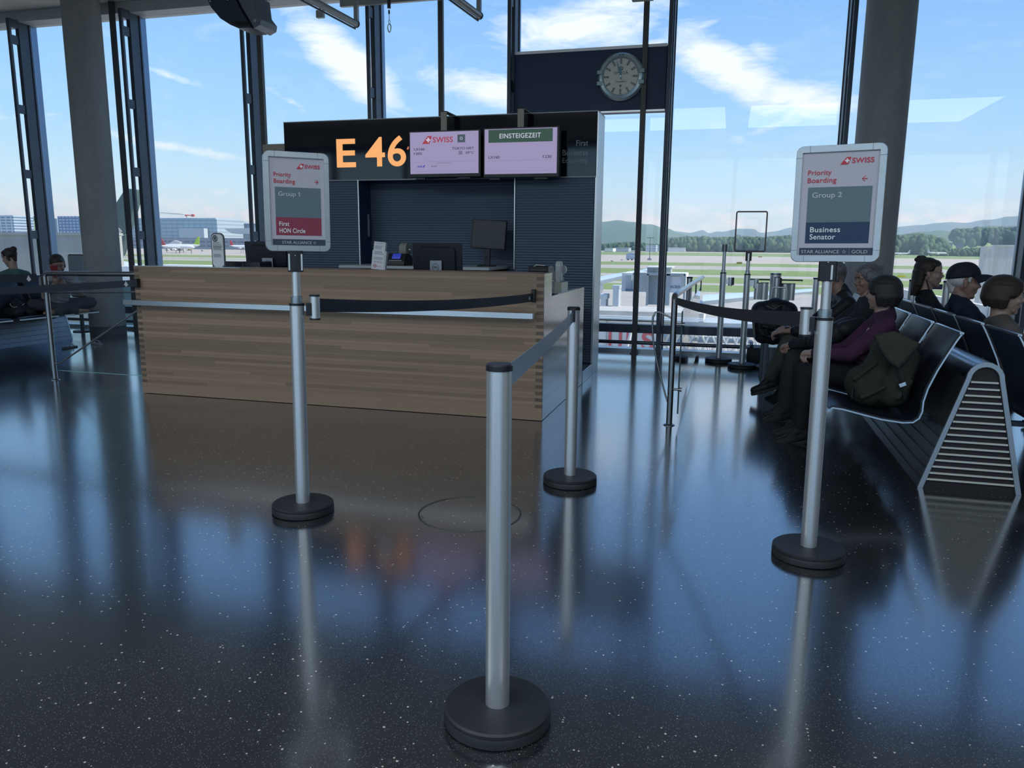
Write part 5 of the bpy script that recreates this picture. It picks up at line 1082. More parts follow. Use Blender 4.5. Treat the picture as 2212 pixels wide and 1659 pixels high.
mb = MB(); mb.tube([(-.16, -.08, .30), (-.20, -.09, .18), (-.18, -.08, .04)], .012, 8); mb.tube([(.16, -.08, .30), (.21, -.08, .22), (.17, -.08, .16)], .005, 8); mb.tube([(-.09, -.10, .36), (-.02, -.12, .33), (.05, -.10, .37)], .005, 6); mb.build('strap', mat('grey_green_strap', (.10, .12, .11), .6), o, smooth=True)
# dark floor device behind
o = MB().box(-.17, -.15, 0, .17, .15, .20).box(-.14, -.16, .20, -.10, .15, .235).box(.06, -.16, .20, .12, .15, .24).build('black_case', mat('matt_black_case', (.006, .008, .014), .4), bevel=.01, loc=(.44, 9.78, 0)); tag(o, 'low black case on the floor behind the suitcase by the window', 'case')

# far posts by the window
def far_post(x, y, label, h, ext_h=0, head=False, r=.0355):
    t_ = stanchion(x, y, facing(x, y), label, h, cap=not ext_h)
    t_['group'] = 'barrier posts parked by the window'
    if ext_h:
        mb = MB(); mb.lathe([(.026, h-.005), (.026, h+.03), (.0205, h+.035), (.0205, ext_h)], seg=24); mb.build('sleeve', pole_al, t_, smooth=35)
    return t_
s2p = far_post(-.058, 9.70, 'tall empty barrier post left of the open sign frame, by the window', 1.09, 1.34)
s2p.location.y = 9.68
mb = MB(); mb.cyl((0, 0, 1.335), (0, 0, 1.42), .033, seg=28); mb.build('top_socket', mat('dull_post_head', (.25, .28, .31), .4, .8), s2p, smooth=True)
mb = MB(); mb.cyl((.085, 0, .93), (.085, 0, 1.03), .028, seg=28); mb.box(.03, -.02, .95, .07, .02, 1.01); mb.build('belt_cassette', pole_al, s2p, smooth=True)
mb = MB(); mb.box(.105, -.025, .94, .13, .02, 1.03); mb.build('belt_clip', blackp, s2p, bevel=.003)
s3p = far_post(.212, 9.30, 'barrier post carrying an empty rectangular sign frame by the window', 1.09, 1.30)
mb = MB(); mb.ext(rrect(-.034, -.02, .034, .02, .008, 4), 'z', 1.235, 1.335); mb.build('clamp_block', blackp, s3p, bevel=.003)
mb = MB(); mb.box(-.008, -.024, 1.24, .008, -.019, 1.32); mb.build('clamp_pin', steel, s3p)
pth = [(p[0], 0, p[1]) for p in rrect(-.158, 1.345, .172, 1.785, .018, 5)]; pth.append(pth[0]); mb = MB(); mb.tube(pth, .0085, 10, False); mb.build('sign_frame', mat('brown_grey_frame', (.16, .13, .14), .35, .6), s3p, smooth=60)
mb = MB(); mb.cyl((.10, 0, .93), (.10, 0, 1.03), .030, seg=28); mb.box(.03, -.02, .95, .09, .02, 1.02); mb.build('belt_cassette', pole_al, s3p, smooth=True)
# cluster of parked posts
for k, (x, y, h_) in enumerate([(.30, 9.52, 1.0), (.385, 9.42, .99), (.48, 9.5, 1.005), (.56, 9.36, 1.0), (.645, 9.47, .99), (.73, 9.40, 1.0)]): pass
cl = thing('post_holder_drum', 'silver drum with four stubby cassettes on a pole, behind the black backpack', 'belt holder', (.52, 9.30, 0))
mb = MB(); mb.lathe([(.17, 0), (.17, .03), (.14, .045), (.0001, .045)], seg=48); mb.build('base', rubber, cl, smooth=35)
mb = MB(); mb.cyl((0, 0, .045), (0, 0, .80), .03, seg=28); mb.build('tube', pole_al, cl, smooth=True)
mb = MB(); mb.cyl((0, 0, .78), (0, 0, 1.10), .060, seg=44); mb.cyl((0, 0, 1.10), (0, 0, 1.104), .056, seg=44); dr = mb.build('drum', pole_al, cl, smooth=40)
mb = MB(); mb.cyl((0, 0, 1.088), (0, 0, 1.097), .0615, seg=44); mb.build('drum_band', blackp, dr, smooth=40)
for x, y, h0, h1, r_ in ((-.115, -.02, .80, .99, .045), (-.19, .0, .80, .985, .036), (.11, -.02, .79, .985, .052), (.185, .01, .80, .985, .034), (.012, -.085, .80, 1.055, .034)):
    mb = MB(); mb.cyl((x, y, h0), (x, y, h1), r_, seg=32); c1 = mb.build('cassette', pole_al, cl, smooth=40); mb = MB(); mb.cyl((x, y, h1), (x, y, h1+.006), r_*1.03, seg=32); mb.build('end_cap', blackp, c1, smooth=40)
mb = MB(); mb.box(.045, -.10, .955, .065, -.02, 1.05); mb.build('belt_clip', blackp, cl, bevel=.003)
mb = MB(); mb.box(-.30, .07, 1.015, .30, .082, 1.032); mb.build('parked_belt', beltm, cl)
far_post(1.00, 9.72, 'plain barrier post by the window between the drum and the seated man', 1.04)
far_post(-.455, 9.78, 'barrier post standing just behind the glass railing by the window', 1.02)
p5 = far_post(1.91, 9.15, 'barrier post with blue belt left of the young woman with glasses', 1.06)
p6 = far_post(2.24, 9.15, 'barrier post with blue belt between the young woman and the man in the cap', 1.055)
belt((1.95, 9.15), (2.20, 9.15), .965, 1.02, .965, 1.02, .0, 'dark blue belt between the two barrier posts behind the young woman', mat('blue_belt', (.02, .025, .10), .5), 8)

# flip flops and bags by the left bench
def flip(px, py, rz, label, c):
    p = at_z(px, py); t_ = thing('flip_flop', label, 'sandal', (p.x, p.y, 0), rz, 'pair of flip-flops')
    mb = MB(); poly = [(-.13, -.025), (-.08, -.037), (0, -.034), (.07, -.045), (.12, -.03), (.135, 0), (.12, .03), (.07, .045), (0, .034), (-.08, .037), (-.13, .025)]; mb.ext(poly, 'z', 0, .018); mb.build('sole', mat('flip_sole', c, .6), t_, bevel=.004)
    mb = MB(); mb.tube([(.08, 0, .018), (.07, 0, .045), (.03, -.03, .05), (-.02, -.036, .016)], .006, 8); mb.tube([(.07, 0, .045), (.03, .03, .05), (-.02, .036, .016)], .006, 8); mb.build('strap', mat('flip_strap', (.35, .38, .4), .5), t_, smooth=True)
flip(151, 752, R(100), 'dark flip-flop on the floor beside the left bench', (.03, .03, .035)); flip(210, 744, R(160), 'pale flip-flop on the floor in front of the round column', (.2, .22, .24))
def tote(mb): mb.cap((-.10, -.08, .07), (.08, -.10, .08), .07, .07); mb.cap((-.1, .06, .08), (.08, .08, .07), .075, .07); mb.cap((0, 0, .1), (-.05, 0, .19), .10, .06); folds(mb, (-.1, 0, .08), (.1, 0, .08), .09, 8, 2)
for yy, l in ((7.30, 'black bag with pale cord handles on the left bench'), (7.93, 'black bag with looped pale cord handles next to the cross-legged woman')):
    o = blobmesh('tote_bag', tote, bagm, None, .008, 2, (-8.86, yy, .40)); tag(o, l, 'bag', 'bags on the left bench')
    mb = MB(); mb.tube([(.02+.09*math.cos(a*.5), -.05+.12*math.sin(a*.45)*.8, .17+.02*math.sin(a)) for a in range(0, 13)], .005, 6); mb.build('cord_handle', mat('pale_cord', (.3, .3, .28), .7), o, smooth=True)
    mb = MB(); mb.box(.10, -.10, .10, .112, -.06, .125); mb.build('tag', paper, o)
# dark window-side bin / screen behind the cross-legged woman
o = MB().box(-.14, -.03, 0, .14, .03, .62).build('info_panel', mat('pale_blue_panel', (.22, .27, .33), .35), bevel=.01, loc=(at_y(163, 600, 9.7).x, 9.75, .55)); tag(o, 'pale rounded panel standing between the woman with the phone and the column', 'panel')
mb = MB(); mb.box(-.02, -.02, -.55, .02, .02, 0); mb.lathe([(.14, -.55), (.14, -.535), (.02, -.53)]); mb.build('stand', darkmet, o); mb = MB(); mb.tube([(p[0], -.0, p[1]) for p in rrect(-.15, -.01, .15, .63, .03)], .009, 8); mb.build('frame', blackp, o, smooth=60)

# ================================================================== CEILING GEAR
gy = 9.0
t_ = thing('air_nozzle_unit', 'curved dark housing hanging from the ceiling edge at the upper left', 'ceiling unit', (-6.05, gy, 4.0))
def zx(px, py, y=gy): p = at_y(px, py, y); return (p.x+6.05, p.z-4.0)
prof = [zx(456, -8), zx(470, 22), zx(490, 46), zx(512, 60), zx(530, 67), zx(556, 66)]
mb = MB(); poly = prof+[zx(548, 50), zx(530, 20), zx(518, -8)]; mb.ext(poly, 'y', -.14, .22); mb.build('housing', mat('dark_blue_housing', (.035, .05, .08), .4, .3), t_, bevel=.008)
mb = MB(); poly = [zx(519, -8), zx(532, 20), zx(550, 50), zx(558, 66), zx(572, 58), zx(574, 46), zx(562, 30), zx(557, -8)]; mb.ext(poly, 'y', -.10, .26); mb.build('side_plate', mat('grey_side_plate', (.16, .19, .24), .4, .4), t_, bevel=.004)
mb = MB(); mb.ext([zx(514, 54), zx(548, 52), zx(556, 60), zx(532, 63)], 'y', -.143, -.10); mb.build('nozzle_opening', screenoff, t_)
mb = MB(); a = zx(562, 50); mb.cyl((a[0], -.11, a[1]), (a[0], -.10, a[1]), .02, seg=20); mb.build('pivot_bolt', steel, t_, smooth=True)
for q_ in ((469, 10), (507, 7)):
    mb = MB(); a = zx(*q_); mb.ell((a[0], -.142, a[1]), (.012, .006, .012)); mb.build('rivet', steel, t_, smooth=True)
mb = MB(); a, b_ = zx(537, -6), zx(537, -6); mb.box(a[0]-.03, 0, a[1], a[0]+.03, .06, .85); mb.build('hanger', darkmet, t_)
lightg = mat('pale_grey_metal', (.34, .37, .38), .35, .3)
def ltube(px0, py0, px1, py1, y0, y1, label, sensor=False, post=False):
    a, b_ = at_y(px0, py0, y0), at_y(px1, py1, y1); t_ = thing('tube_lamp', label, 'lamp', (b_.x, b_.y, b_.z), 0, 'tube lamps under the ceiling')
    A_ = a-b_; A_ = A_*1.5; mb = MB(); mb.tube([A_, (0, 0, 0)], .040, 16); mb.build('tube', lightg, t_, smooth=50); mb = MB(); mb.tube([A_+Vector((-.02, -.02, -.052)), Vector((-.02, -.0, -.052))], .012, 8); mb.build('lower_rod', darkmet, t_, smooth=50)
    d = A_.normalized(); mb = MB(); mb.tube([-d*.012, d*.012], .044, 16); mb.ell((0, 0, 0), (.01, .01, .01)); mb.build('end_cap', darkmet, t_, smooth=50)
    mb = MB(); mb.box(-.05, .03, .02, .0, .08, 4.86-b_.z); mb.build('hanger', lightg, t_)
    if sensor: c = at_y(692, 30, y1)-b_; mb = MB(); mb.box(c.x-.05, -.03, c.z-.05, c.x+.05, .03, c.z+.04); mb.cyl((c.x, 0, c.z+.04), (c.x, 0, c.z+.12), .012); mb.build('sensor', lightg, t_, bevel=.008)
    return t_
ltube(670, -2, 770, 52, 8.4, 9.3, 'pale tube lamp under the ceiling left of the hanging hook', True)
ltube(985, -4, 1036, 34, 8.7, 9.3, 'pale tube lamp under the ceiling right of the hanging hook')
a, b_ = at_y(736, 8, 9.7), at_y(1042, -4, 9.7)
t_ = thing('ceiling_track', 'pale horizontal steel track under the ceiling above the cabinet', 'track', (a.x, 9.7, a.z))
mb = MB(); mb.box(0, -.03, -.045, b_.x-a.x, .03, .045); mb.build('beam', lightg, t_, bevel=.004)
mb = MB()
for f in (.1, .5, .92): mb.box((b_.x-a.x)*f-.03, -.02, .045, (b_.x-a.x)*f+.03, .02, 4.86-a.z)
mb.build('hanger', lightg, t_)
h0 = at_y(840, 0, 9.5)
t_ = thing('hanging_hook', 'small steel carabiner hook hanging on a line below the ceiling track', 'hook', (h0.x, 9.5, at_y(840, 70, 9.5).z))
S_ = lambda py: at_y(840, py, 9.5).z-t_.location.z
mb = MB(); mb.cyl((0, 0, S_(18)), (0, 0, 4.86-t_.location.z), .022); mb.cyl((0, 0, S_(30)), (0, 0, S_(22)), .011); mb.build('winch_body', mat('navy_winch', (.02, .03, .06), .4), t_, smooth=40)
mb = MB(); mb.cyl((0, 0, S_(44)), (0, 0, S_(28)), .004, seg=8); mb.build('line', steel, t_)
def ringp(cz, a, b__, r_, n=24): return [(a*math.cos(2*PI*k/n)*(1+.2*math.sin(2*PI*k/n)), 0, cz+b__*math.sin(2*PI*k/n)) for k in range(n+1)]
mb = MB(); mb.tube(ringp(S_(48), .010, .025, .004), .004, 8, False); mb.build('link', steel, t_, smooth=60)
mb = MB(); mb.tube([(p[0]*-1, p[1], p[2]) for p in ringp(S_(61), .022, .048, .006)], .0065, 8, False); mb.build('carabiner', steel, t_, smooth=60)
p = at_y(1387, -2, 8.6)
t_ = thing('ceiling_spot', 'small ribbed lamp at the top edge of the picture above the clock', 'lamp', (p.x, 8.6, p.z))
mb = MB(); mb.box(-.11, -.09, .0, .11, .09, .12); 
for k in range(9): mb.box(-.07+k*.0155, -.095, -.008, -.062+k*.0155, .0, .0)
mb.build('housing', lightg, t_, bevel=.004); mb = MB(); mb.box(-.02, -.02, .12, .02, .02, 4.86-p.z); mb.build('hanger', lightg, t_)

# ================================================================== OUTSIDE
GZ = -8.0
gm_ = mat('airfield_ground', (.4, .4, .38), .9); t, b = nodes(gm_); co = coord(t); s = N(t, 'ShaderNodeSeparateXYZ'); L(t, co, s.inputs[0])
yy = M(t, 'ADD', s.outputs[1], M(t, 'MULTIPLY', M(t, 'SUBTRACT', tnoise(t, coord(t, (.01, .01, .01)), 1.0, 3), .5), 4.0))
bands = [(0, 'c'), (162, 'g'), (186, 'c'), (202, 'g2'), (240, 'c'), (256, 'g'), (322, 'c'), (375, 'g'), (445, 'c2'), (760, 'g'), (1100, 'c2'), (1250, 'g2')]
cc = {'c': (.42, .39, .34), 'g': (.20, .27, .085), 'c2': (.46, .41, .345), 'g2': (.23, .28, .10)}
MAXY = 2500.
colr = RAMP(t, M(t, 'DIVIDE', yy, MAXY), [(y/MAXY, cc[k]) for y, k in bands], 'CONSTANT')
left = M(t, 'LESS_THAN', M(t, 'ADD', s.outputs[0], M(t, 'MULTIPLY', s.outputs[1], .42)), 0.0)
bands2 = [(0, 'c'), (262, 'g'), (325, 'c'), (352, 'g2'), (362, 'c'), (398, 'g2'), (462, 'c2'), (1250, 'g2')]
col2 = RAMP(t, M(t, 'DIVIDE', yy, MAXY), [(y/MAXY, cc[k]) for y, k in bands2], 'CONSTANT')
colr = MIX(t, left, colr, col2)
vr = tnoise(t, coord(t, (.03, .2, 1)), 1.0, 6, .6); colr = MIX(t, .5, colr, RAMP(t, vr, [(.2, (.35, .35, .35)), (.8, (.65, .65, .65))]), 'OVERLAY'); L(t, colr, b.inputs['Base Color'])
mb = MB(); mb.add([(-9000, 10.6, GZ), (9000, 10.6, GZ), (9000, 9000, GZ), (-9000, 9000, GZ)], [(0, 1, 2, 3)]); g_ = mb.build('airfield_ground', gm_); g_['kind'] = 'structure'; g_.name = 'ground'

def fb(mb, px0, px1, pt, D, dep=20, pb=None, z0=GZ):
    a, b_ = at_y(px0, pt, D), at_y(px1, pt, D); zt = at_y((px0+px1)/2, pt, D).z; zb = z0 if pb is None else at_y((px0+px1)/2, pb, D).z
    mb.box(a.x, D, zb, b_.x, D+dep, zt); return a, b_, zt
def ridge(name, pts, D, depth, m_, label, cat, bump_=0.0, step=6, base=GZ, seed=0, bs=.02, kind=None):
    """hill or wood with the skyline pts (px, py) seen from the hall, at distance D"""
    xs = []; x = pts[0][0]
    while x <= pts[-1][0]: xs.append(x); x += step
    rows = [(-.5, 0), (-.3, .55), (-.12, .86), (0, 1), (.15, .9), (.5, .3), (.8, 0)]; mb = MB(); vs = []
    for x in xs:
        for k in range(len(pts)-1):
            if pts[k][0] <= x <= pts[k+1][0]: f = (x-pts[k][0])/(pts[k+1][0]-pts[k][0]); f = f*f*(3-2*f); py = pts[k][1]*(1-f)+pts[k+1][1]*f; break
        p = at_y(x, py, D)
        for u, h in rows:
            q = Vector((p.x*(1+u*depth/D), D+u*depth, 0)); n = noise.noise(Vector((q.x*bs+seed, q.y*bs, seed)))+.5*noise.noise(Vector((q.x*bs*2.7, q.y*bs*2.7, seed+5)))
            vs.append((q.x, q.y, base+(p.z-base)*h+n*bump_*(1 if h > 0 else 0)))
    r = len(rows); mb.add(vs, [(i*r+k, i*r+k+1, (i+1)*r+k+1, (i+1)*r+k) for i in range(len(xs)-1) for k in range(r-1)]); o = mb.build(name, m_, smooth=True); tag(o, label, cat)
    if kind: o['kind'] = kind
    return o
forest = noisy('forest_canopy', (.035, .075, .030), (.085, .14, .055), .05, .95, 0, (1, 1, 1), .0)
hillm = noisy('wooded_hill', (.05, .10, .05), (.09, .15, .07), .01, .95)
farm_ = noisy('distant_mountain', (.06, .10, .07), (.10, .14, .09), .003, .95)
fieldm = noisy('meadow', (.17, .27, .07), (.24, .34, .10), .02, .95)
ridge('wooded_hill', [(1180, 492), (1250, 482), (1300, 479), (1335, 477), (1365, 479), (1400, 485), (1440, 494), (1470, 503), (1500, 511), (1560, 516), (1660, 520)], 3800, 1500, hillm, 'rounded wooded hill beyond the airfield right of the cabinet', 'hill', 8, 4, bs=.006)
ridge('mountain_range', [(1430, 505), (1455, 500), (1490, 502), (1518, 497), (1532, 504), (1550, 500), (1590, 496), (1630, 497), (1640, 502), (1670, 501), (1710, 492), (1760, 488), (1830, 492), (1940, 490), (1985, 487), (2030, 481), (2060, 480), (2090, 482), (2130, 474), (2180, 467), (2260, 463)], 6500, 2500, farm_, 'long blue distant mountain range on the right', 'mountain', 14, 4, bs=.004)
ridge('wooded_slope', [(1930, 510), (1980, 504), (2040, 497), (2080, 494), (2140, 491), (2200, 490), (2260, 488)], 2600, 700, hillm, 'wooded slope in front of the far mountains at the right', 'hill', 8, 4, bs=.01, seed=3)
ridge('meadow_slope', [(2030, 530), (2055, 521), (2080, 518), (2130, 517), (2200, 517), (2260, 516)], 1900, 300, fieldm, 'bright green sloping meadow at the right under the woods', 'meadow', 1, 5, bs=.01)
ridge('grass_hillside', [(20, 498), (40, 486), (62, 478), (80, 476), (100, 484), (125, 495)], 1010, 110, fieldm, 'sunlit green hillside between the white tower and the blue office block', 'hill', .5, 4)
def trees(pts, D, n, r_, label, seed, drop=None):
    n = int(n*2.6); r_ *= .52; rn = random.Random(seed); mb = MB()
    for i in range(n):
        f = (i+rn.random())/n*(len(pts)-1); k = int(f); f -= k; px = pts[k][0]*(1-f)+pts[k+1][0]*f; py = pts[k][1]*(1-f)+pts[k+1][1]*f
        d = D*(1+rn.uniform(-.02, .03)); p = at_y(px, py, d); R_ = r_*rn.uniform(.7, 1.3); mb.ell((p.x, d, p.z-R_*rn.uniform(.6, 1.3)), (R_, R_, R_*rn.uniform(.9, 1.3)), None, 9, 6)
        mb.ell((p.x+rn.uniform(-R_, R_), d-R_, p.z-R_*2.1), (R_*1.1, R_, R_*1.3), None, 9, 6)
        if i % 2: mb.ell((p.x+rn.uniform(-R_, R_), d-R_*2, p.z-R_*3.6), (R_*1.1, R_, R_*1.3), None, 9, 6)
    p0, p1 = at_y(pts[0][0], pts[0][1], D), at_y(pts[-1][0], pts[-1][1], D); mb.box(min(p0.x, p1.x), D+r_*.3, GZ if drop is None else min(at_y(*q, D).z for q in pts)-drop, max(p0.x, p1.x), D+r_*2, min(at_y(*q, D).z for q in pts)-r_*1.2)
    o = mb.build('tree_belt', forest, smooth=True); tag(o, label, 'trees', None, 'stuff'); return o
trees([(1440, 517), (1490, 512), (1560, 514), (1600, 512), (1650, 514), (1700, 510), (1780, 512), (1850, 512)], 1300, 150, 7.5, 'dense green belt of trees along the far side of the airfield, centre right', 2)
trees([(1290, 530), (1330, 525), (1370, 523), (1400, 527), (1440, 528)], 1350, 60, 5.5, 'low belt of trees below the rounded hill', 3)
trees([(1925, 512), (1960, 509), (2000, 507), (2030, 514), (2045, 526)], 1150, 60, 8, 'clump of trees at the right just past the column', 5)
trees([(2060, 497), (2110, 494), (2160, 494), (2230, 492)], 1700, 70, 11, 'row of darker trees along the top of the meadow', 6, 22)
trees([(1990, 540), (2070, 537), (2110, 536), (2140, 538), (2200, 537)], 1020, 30, 4.5, 'bushes at the foot of the meadow by the parked aircraft', 7, 5)
trees([(25, 478), (45, 470), (70, 468), (95, 473), (120, 478)], 1090, 30, 5.5, 'dark trees on top of the green hillside at the left', 8, 8)

def facade(name, wall, line, sx_, sz_, w=.35, h_=.5):
    m = mat(name, wall, .7); t, b = nodes(m); c_ = coord(t); s = N(t, 'ShaderNodeSeparateXYZ'); L(t, c_, s.inputs[0])
    fx = M(t, 'FRACT', M(t, 'DIVIDE', s.outputs[0], sx_)); fz = M(t, 'FRACT', M(t, 'DIVIDE', s.outputs[2], sz_))
    k = M(t, 'MULTIPLY', M(t, 'LESS_THAN', fx, 1-w), M(t, 'LESS_THAN', fz, h_)); L(t, MIX(t, k, wall, line), b.inputs['Base Color']); return m
def bld(name, px0, px1, pt, D, m_, label, dep=30, extra=None):
    mb = MB(); fb(mb, px0, px1, pt, D, dep); 
    if extra: extra(mb)
    o = mb.build(name, m_); tag(o, label, 'building'); return o
bld('tower_block', -45, 28, 465, 800, facade('tower_wall', (.42, .50, .58), (.10, .18, .28), 9, 3.6, .2, .5), 'white and blue tower block at the far left edge')
bld('office_block', 84, 122, 472, 820, facade('office_grey', (.20, .28, .36), (.12, .18, .26), 6, 3.5), 'grey office block left of the blue window-grid block')
bld('office_block', 124, 176, 467, 780, facade('office_blue', (.10, .17, .30), (.34, .44, .56), 5.2, 3.6, .35, .45), 'blue office block with a grid of pale windows by the left column')
bld('parking_deck', -40, 176, 503, 640, mat('pale_deck', (.55, .58, .58), .8), 'long pale flat roof above the concrete wall on the left')
bld('terminal_building', 250, 468, 474, 900, facade('terminal_glass', (.26, .34, .40), (.36, .46, .52), 9, 5, .15, .6), 'long glass terminal building under the construction crane', 60, lambda m: (fb(m, 250, 466, 471, 905, 50)))
bld('terminal_wing', 468, 640, 483, 968, facade('terminal_wing_grey', (.30, .36, .42), (.24, .30, .36), 12, 8, .3, .5), 'grey terminal wing left of the Group 1 sign', 60, lambda m: fb(m, 505, 520, 479, 975, 20))
o = bld('office_insert', 386, 440, 493, 890, mat('pale_insert', (.45, .52, .56), .7), 'pale low building block in front of the glass terminal', 8)
bld('pier_building', 250, 640, 514, 820, facade('pier_wall', (.24, .27, .31), (.13, .16, .20), 11, 5, .25, .4), 'long low dark pier building behind the parked airliners')
mb = MB(); D = 840; P_ = [at_y(x, y, D) for x, y in ((484, 494), (500, 504), (520, 506), (640, 504), (640, 494), (560, 492))]
mb.add([(p.x, D, p.z) for p in P_]+[(p.x, D+60, p.z) for p in P_], [list(range(6)), list(range(11, 5, -1))]+[(k, (k+1) % 6, (k+1) % 6+6, k+6) for k in range(6)]); p = at_y(520, 506, D); q = at_y(640, 506, D); mb.box(p.x, D+5, GZ, q.x, D+50, p.z)
tag(mb.build('curved_roof_hall', mat('white_roof', (.55, .56, .54), .6)), 'hall with a pointed white roof near the Group 1 sign', 'building')
# crane
t_ = thing('tower_crane', 'red tower crane above the glass terminal on the left', 'crane', (at_y(403, 470, 905).x, 905, at_y(403, 470.5, 905).z)); o0 = t_.location
redc = mat('crane_red', (.60, .12, .08), .6); whc = mat('crane_white', (.55, .52, .5), .6)
def cpt(px, py): p = at_y(px, py, 905); return (p.x-o0.x, 0, p.z-o0.z)
mb = MB(); mb.cyl(cpt(403, 470.5), cpt(403, 463), .8, seg=4); mb.build('mast', whc, t_)
mb = MB(); mb.cyl(cpt(403, 464), cpt(343, 459.5), .55, .35, seg=4); mb.cyl(cpt(393, 462), cpt(346, 459), .25, seg=4); mb.build('jib', whc, t_)
mb = MB(); mb.cyl(cpt(403, 464.5), cpt(419, 466), .7, seg=4); mb.box(*[a-1.2 for a in cpt(416, 466)], *[a+1.3 for a in cpt(418, 465)]); mb.ell(cpt(402, 465.5), (1.8, 1.2, 1.4)); mb.build('counter_jib', redc, t_)
# far buildings on the right
for k, (a, b_, t0, c_, l) in enumerate([(1306, 1324, 536, (.72, .74, .72), 'white shed below the rounded hill nearest the cabinet'), (1326, 1358, 535, (.38, .44, .48), 'grey flat hangar beside the white shed'), (1360, 1374, 541, (.6, .62, .6), 'small pale shed right of the grey hangar'),
        (1395, 1417, 529, (.38, .46, .52), 'striped grey office building behind the lamp mast'), (1418, 1436, 531, (.30, .38, .44), 'darker office building beside the window post'), (1443, 1480, 535, (.62, .66, .66), 'long white hall right of the window post'), (1482, 1545, 537, (.35, .42, .48), 'long low blue-grey hall under the tree belt'),
        (1548, 1580, 531, (.45, .52, .54), 'pale stepped building left of the brown block'), (1610, 1650, 524, (.22, .20, .22), 'brown ribbed block seen through the empty sign frame'), (1652, 1720, 538, (.32, .38, .44), 'low grey terminal right of the brown block'), (1585, 1610, 538, (.45, .47, .46), 'low pale hall left of the brown block')]):
    m_ = facade('far_wall_%d' % k, c_, tuple(x*.65 for x in c_), 7, 4, .1, .35); bld('airfield_building', a, b_, t0, 1080+k*34, m_, l)
bld('tower_house', 1588, 1601, 507, 1500, mat('blue_tower', (.25, .34, .42), .7), 'square tower block rising above the tree belt')
bld('meadow_house', 2020, 2032, 511, 1850, mat('white_house', (.65, .62, .56), .7), 'small white house at the top of the meadow')
for a, b_, l in ((2046, 2058, 'dark barn on the left in the meadow'), (2070, 2082, 'dark barn on the right in the meadow')): bld('barn', a, b_, 524, 1500, mat('barn_dark', (.12, .13, .16), .8), l, 12)

# airliners
wht = mat('airliner_white', (.72, .73, .74), .35)
def airliner(px0, px1, pyc, D, tailc, label, flip=False, th=15):
    a, b_ = at_y(px0, pyc, D), at_y(px1, pyc, D); Lf = b_.x-a.x; r_ = Lf*.052; t_ = thing('airliner', label, 'airplane', (a.x, D, a.z), 0, 'parked airliners'); s = -1 if flip else 1
    X_ = lambda f: Lf*(f if not flip else 1-f); mb = MB(); path = [(X_(f), 0, z*r_) for f, z in ((0, .6), (.06, .45), (.2, .12), (.35, 0), (.8, 0), (.93, 0), (.98, -.15), (1, -.3))]; mb.tube(path, [r_*q for q in (.12, .35, .85, 1, 1, .85, .45, .08)], 14); mb.build('fuselage', wht, t_, smooth=60)
    mb = MB(); mb.ext([(X_(.02), .7*r_), (X_(.0), r_*4.2), (X_(.045), r_*4.2), (X_(.16), r_*.9)], 'y', -.2, .2); mb.build('tail_fin', mat('tail_'+label[:9].replace(' ', '_'), tailc, .5), t_)
    mb = MB(); mb.add([(X_(.45), -r_, -.3*r_), (X_(.62), -r_, -.3*r_), (X_(.38), -Lf*.42, .5*r_), (X_(.33), -Lf*.42, .5*r_), (X_(.45), r_, -.3*r_), (X_(.62), r_, -.3*r_), (X_(.38), Lf*.42, .5*r_), (X_(.33), Lf*.42, .5*r_)], [(0, 1, 2, 3), (4, 7, 6, 5)]); o = mb.build('wing', wht, t_); md = o.modifiers.new('t', 'SOLIDIFY'); md.thickness = .3
    mb = MB()
    for sy in (-1, 1): mb.cyl((X_(.58), sy*r_*3.2, -1.1*r_), (X_(.48), sy*r_*3.2, -1.1*r_), r_*.45, seg=12)
    mb.build('engine', wht, t_, smooth=True)
    mb = MB()
    for fx, sy in ((.9, 0), (.5, -1), (.5, 1)): mb.cyl((X_(fx), sy*r_*1.2, -r_*.5), (X_(fx), sy*r_*1.2, GZ-a.z), r_*.12, seg=8)
    mb.build('landing_gear', darkmet, t_); return t_
airliner(347, 420, 533, 520, (.45, .06, .07), 'distant white airliner with a red tail at the far left of the apron')
airliner(352, 432, 531.5, 560, (.38, .62, .04), 'distant airliner with a lime green tail on the apron', True)
airliner(497, 548, 532, 560, (.60, .05, .06), 'distant white airliner with a red tail next to the round-topped notice')
airliner(1925, 1966, 547.5, 900, (.55, .58, .62), 'small distant white airliner just right of the column', True)
airliner(2003, 2045, 546.5, 880, (.50, .54, .58), 'small distant white airliner above the young woman with glasses')
# service vehicles and marks on the apron
def truck(px, py, w, c_, label, D=None, ramp_=False, zoff=0):
    p = at_z(px, py, GZ); s = w*p.length/F; t_ = thing('service_vehicle', label, 'vehicle', (p.x, p.y, GZ), 0, 'airfield service vehicles'); m_ = mat('vehicle_paint', c_, .5)
    mb = MB(); mb.box(-s*.5, -s*.18, s*.08, s*.28, s*.18, s*.42); mb.build('body', m_, t_, bevel=s*.02); mb = MB(); mb.ext([(s*.29, s*.08), (s*.5, s*.08), (s*.5, s*.22), (s*.42, s*.36), (s*.29, s*.36)], 'y', -s*.16, s*.16); mb.build('cab', m_, t_)
    mb = MB(); [mb.cyl((x*s, -s*.19, s*.07), (x*s, s*.19, s*.07), s*.07, seg=14) for x in (-.32, .05, .38)]; mb.build('wheels', rubber, t_, smooth=True)
    if ramp_: mb = MB(); mb.ext([(-s*.5, s*.42), (s*.3, s*.42), (s*.45, s*.62), (-s*.1, s*.75), (-s*.5, s*.55)], 'y', -s*.12, s*.12); mb.build('stair_ramp', m_, t_)
truck(1364, 562, 22, (.35, .42, .5), 'pale service truck with stairs on the apron left of the window pole', ramp_=True)
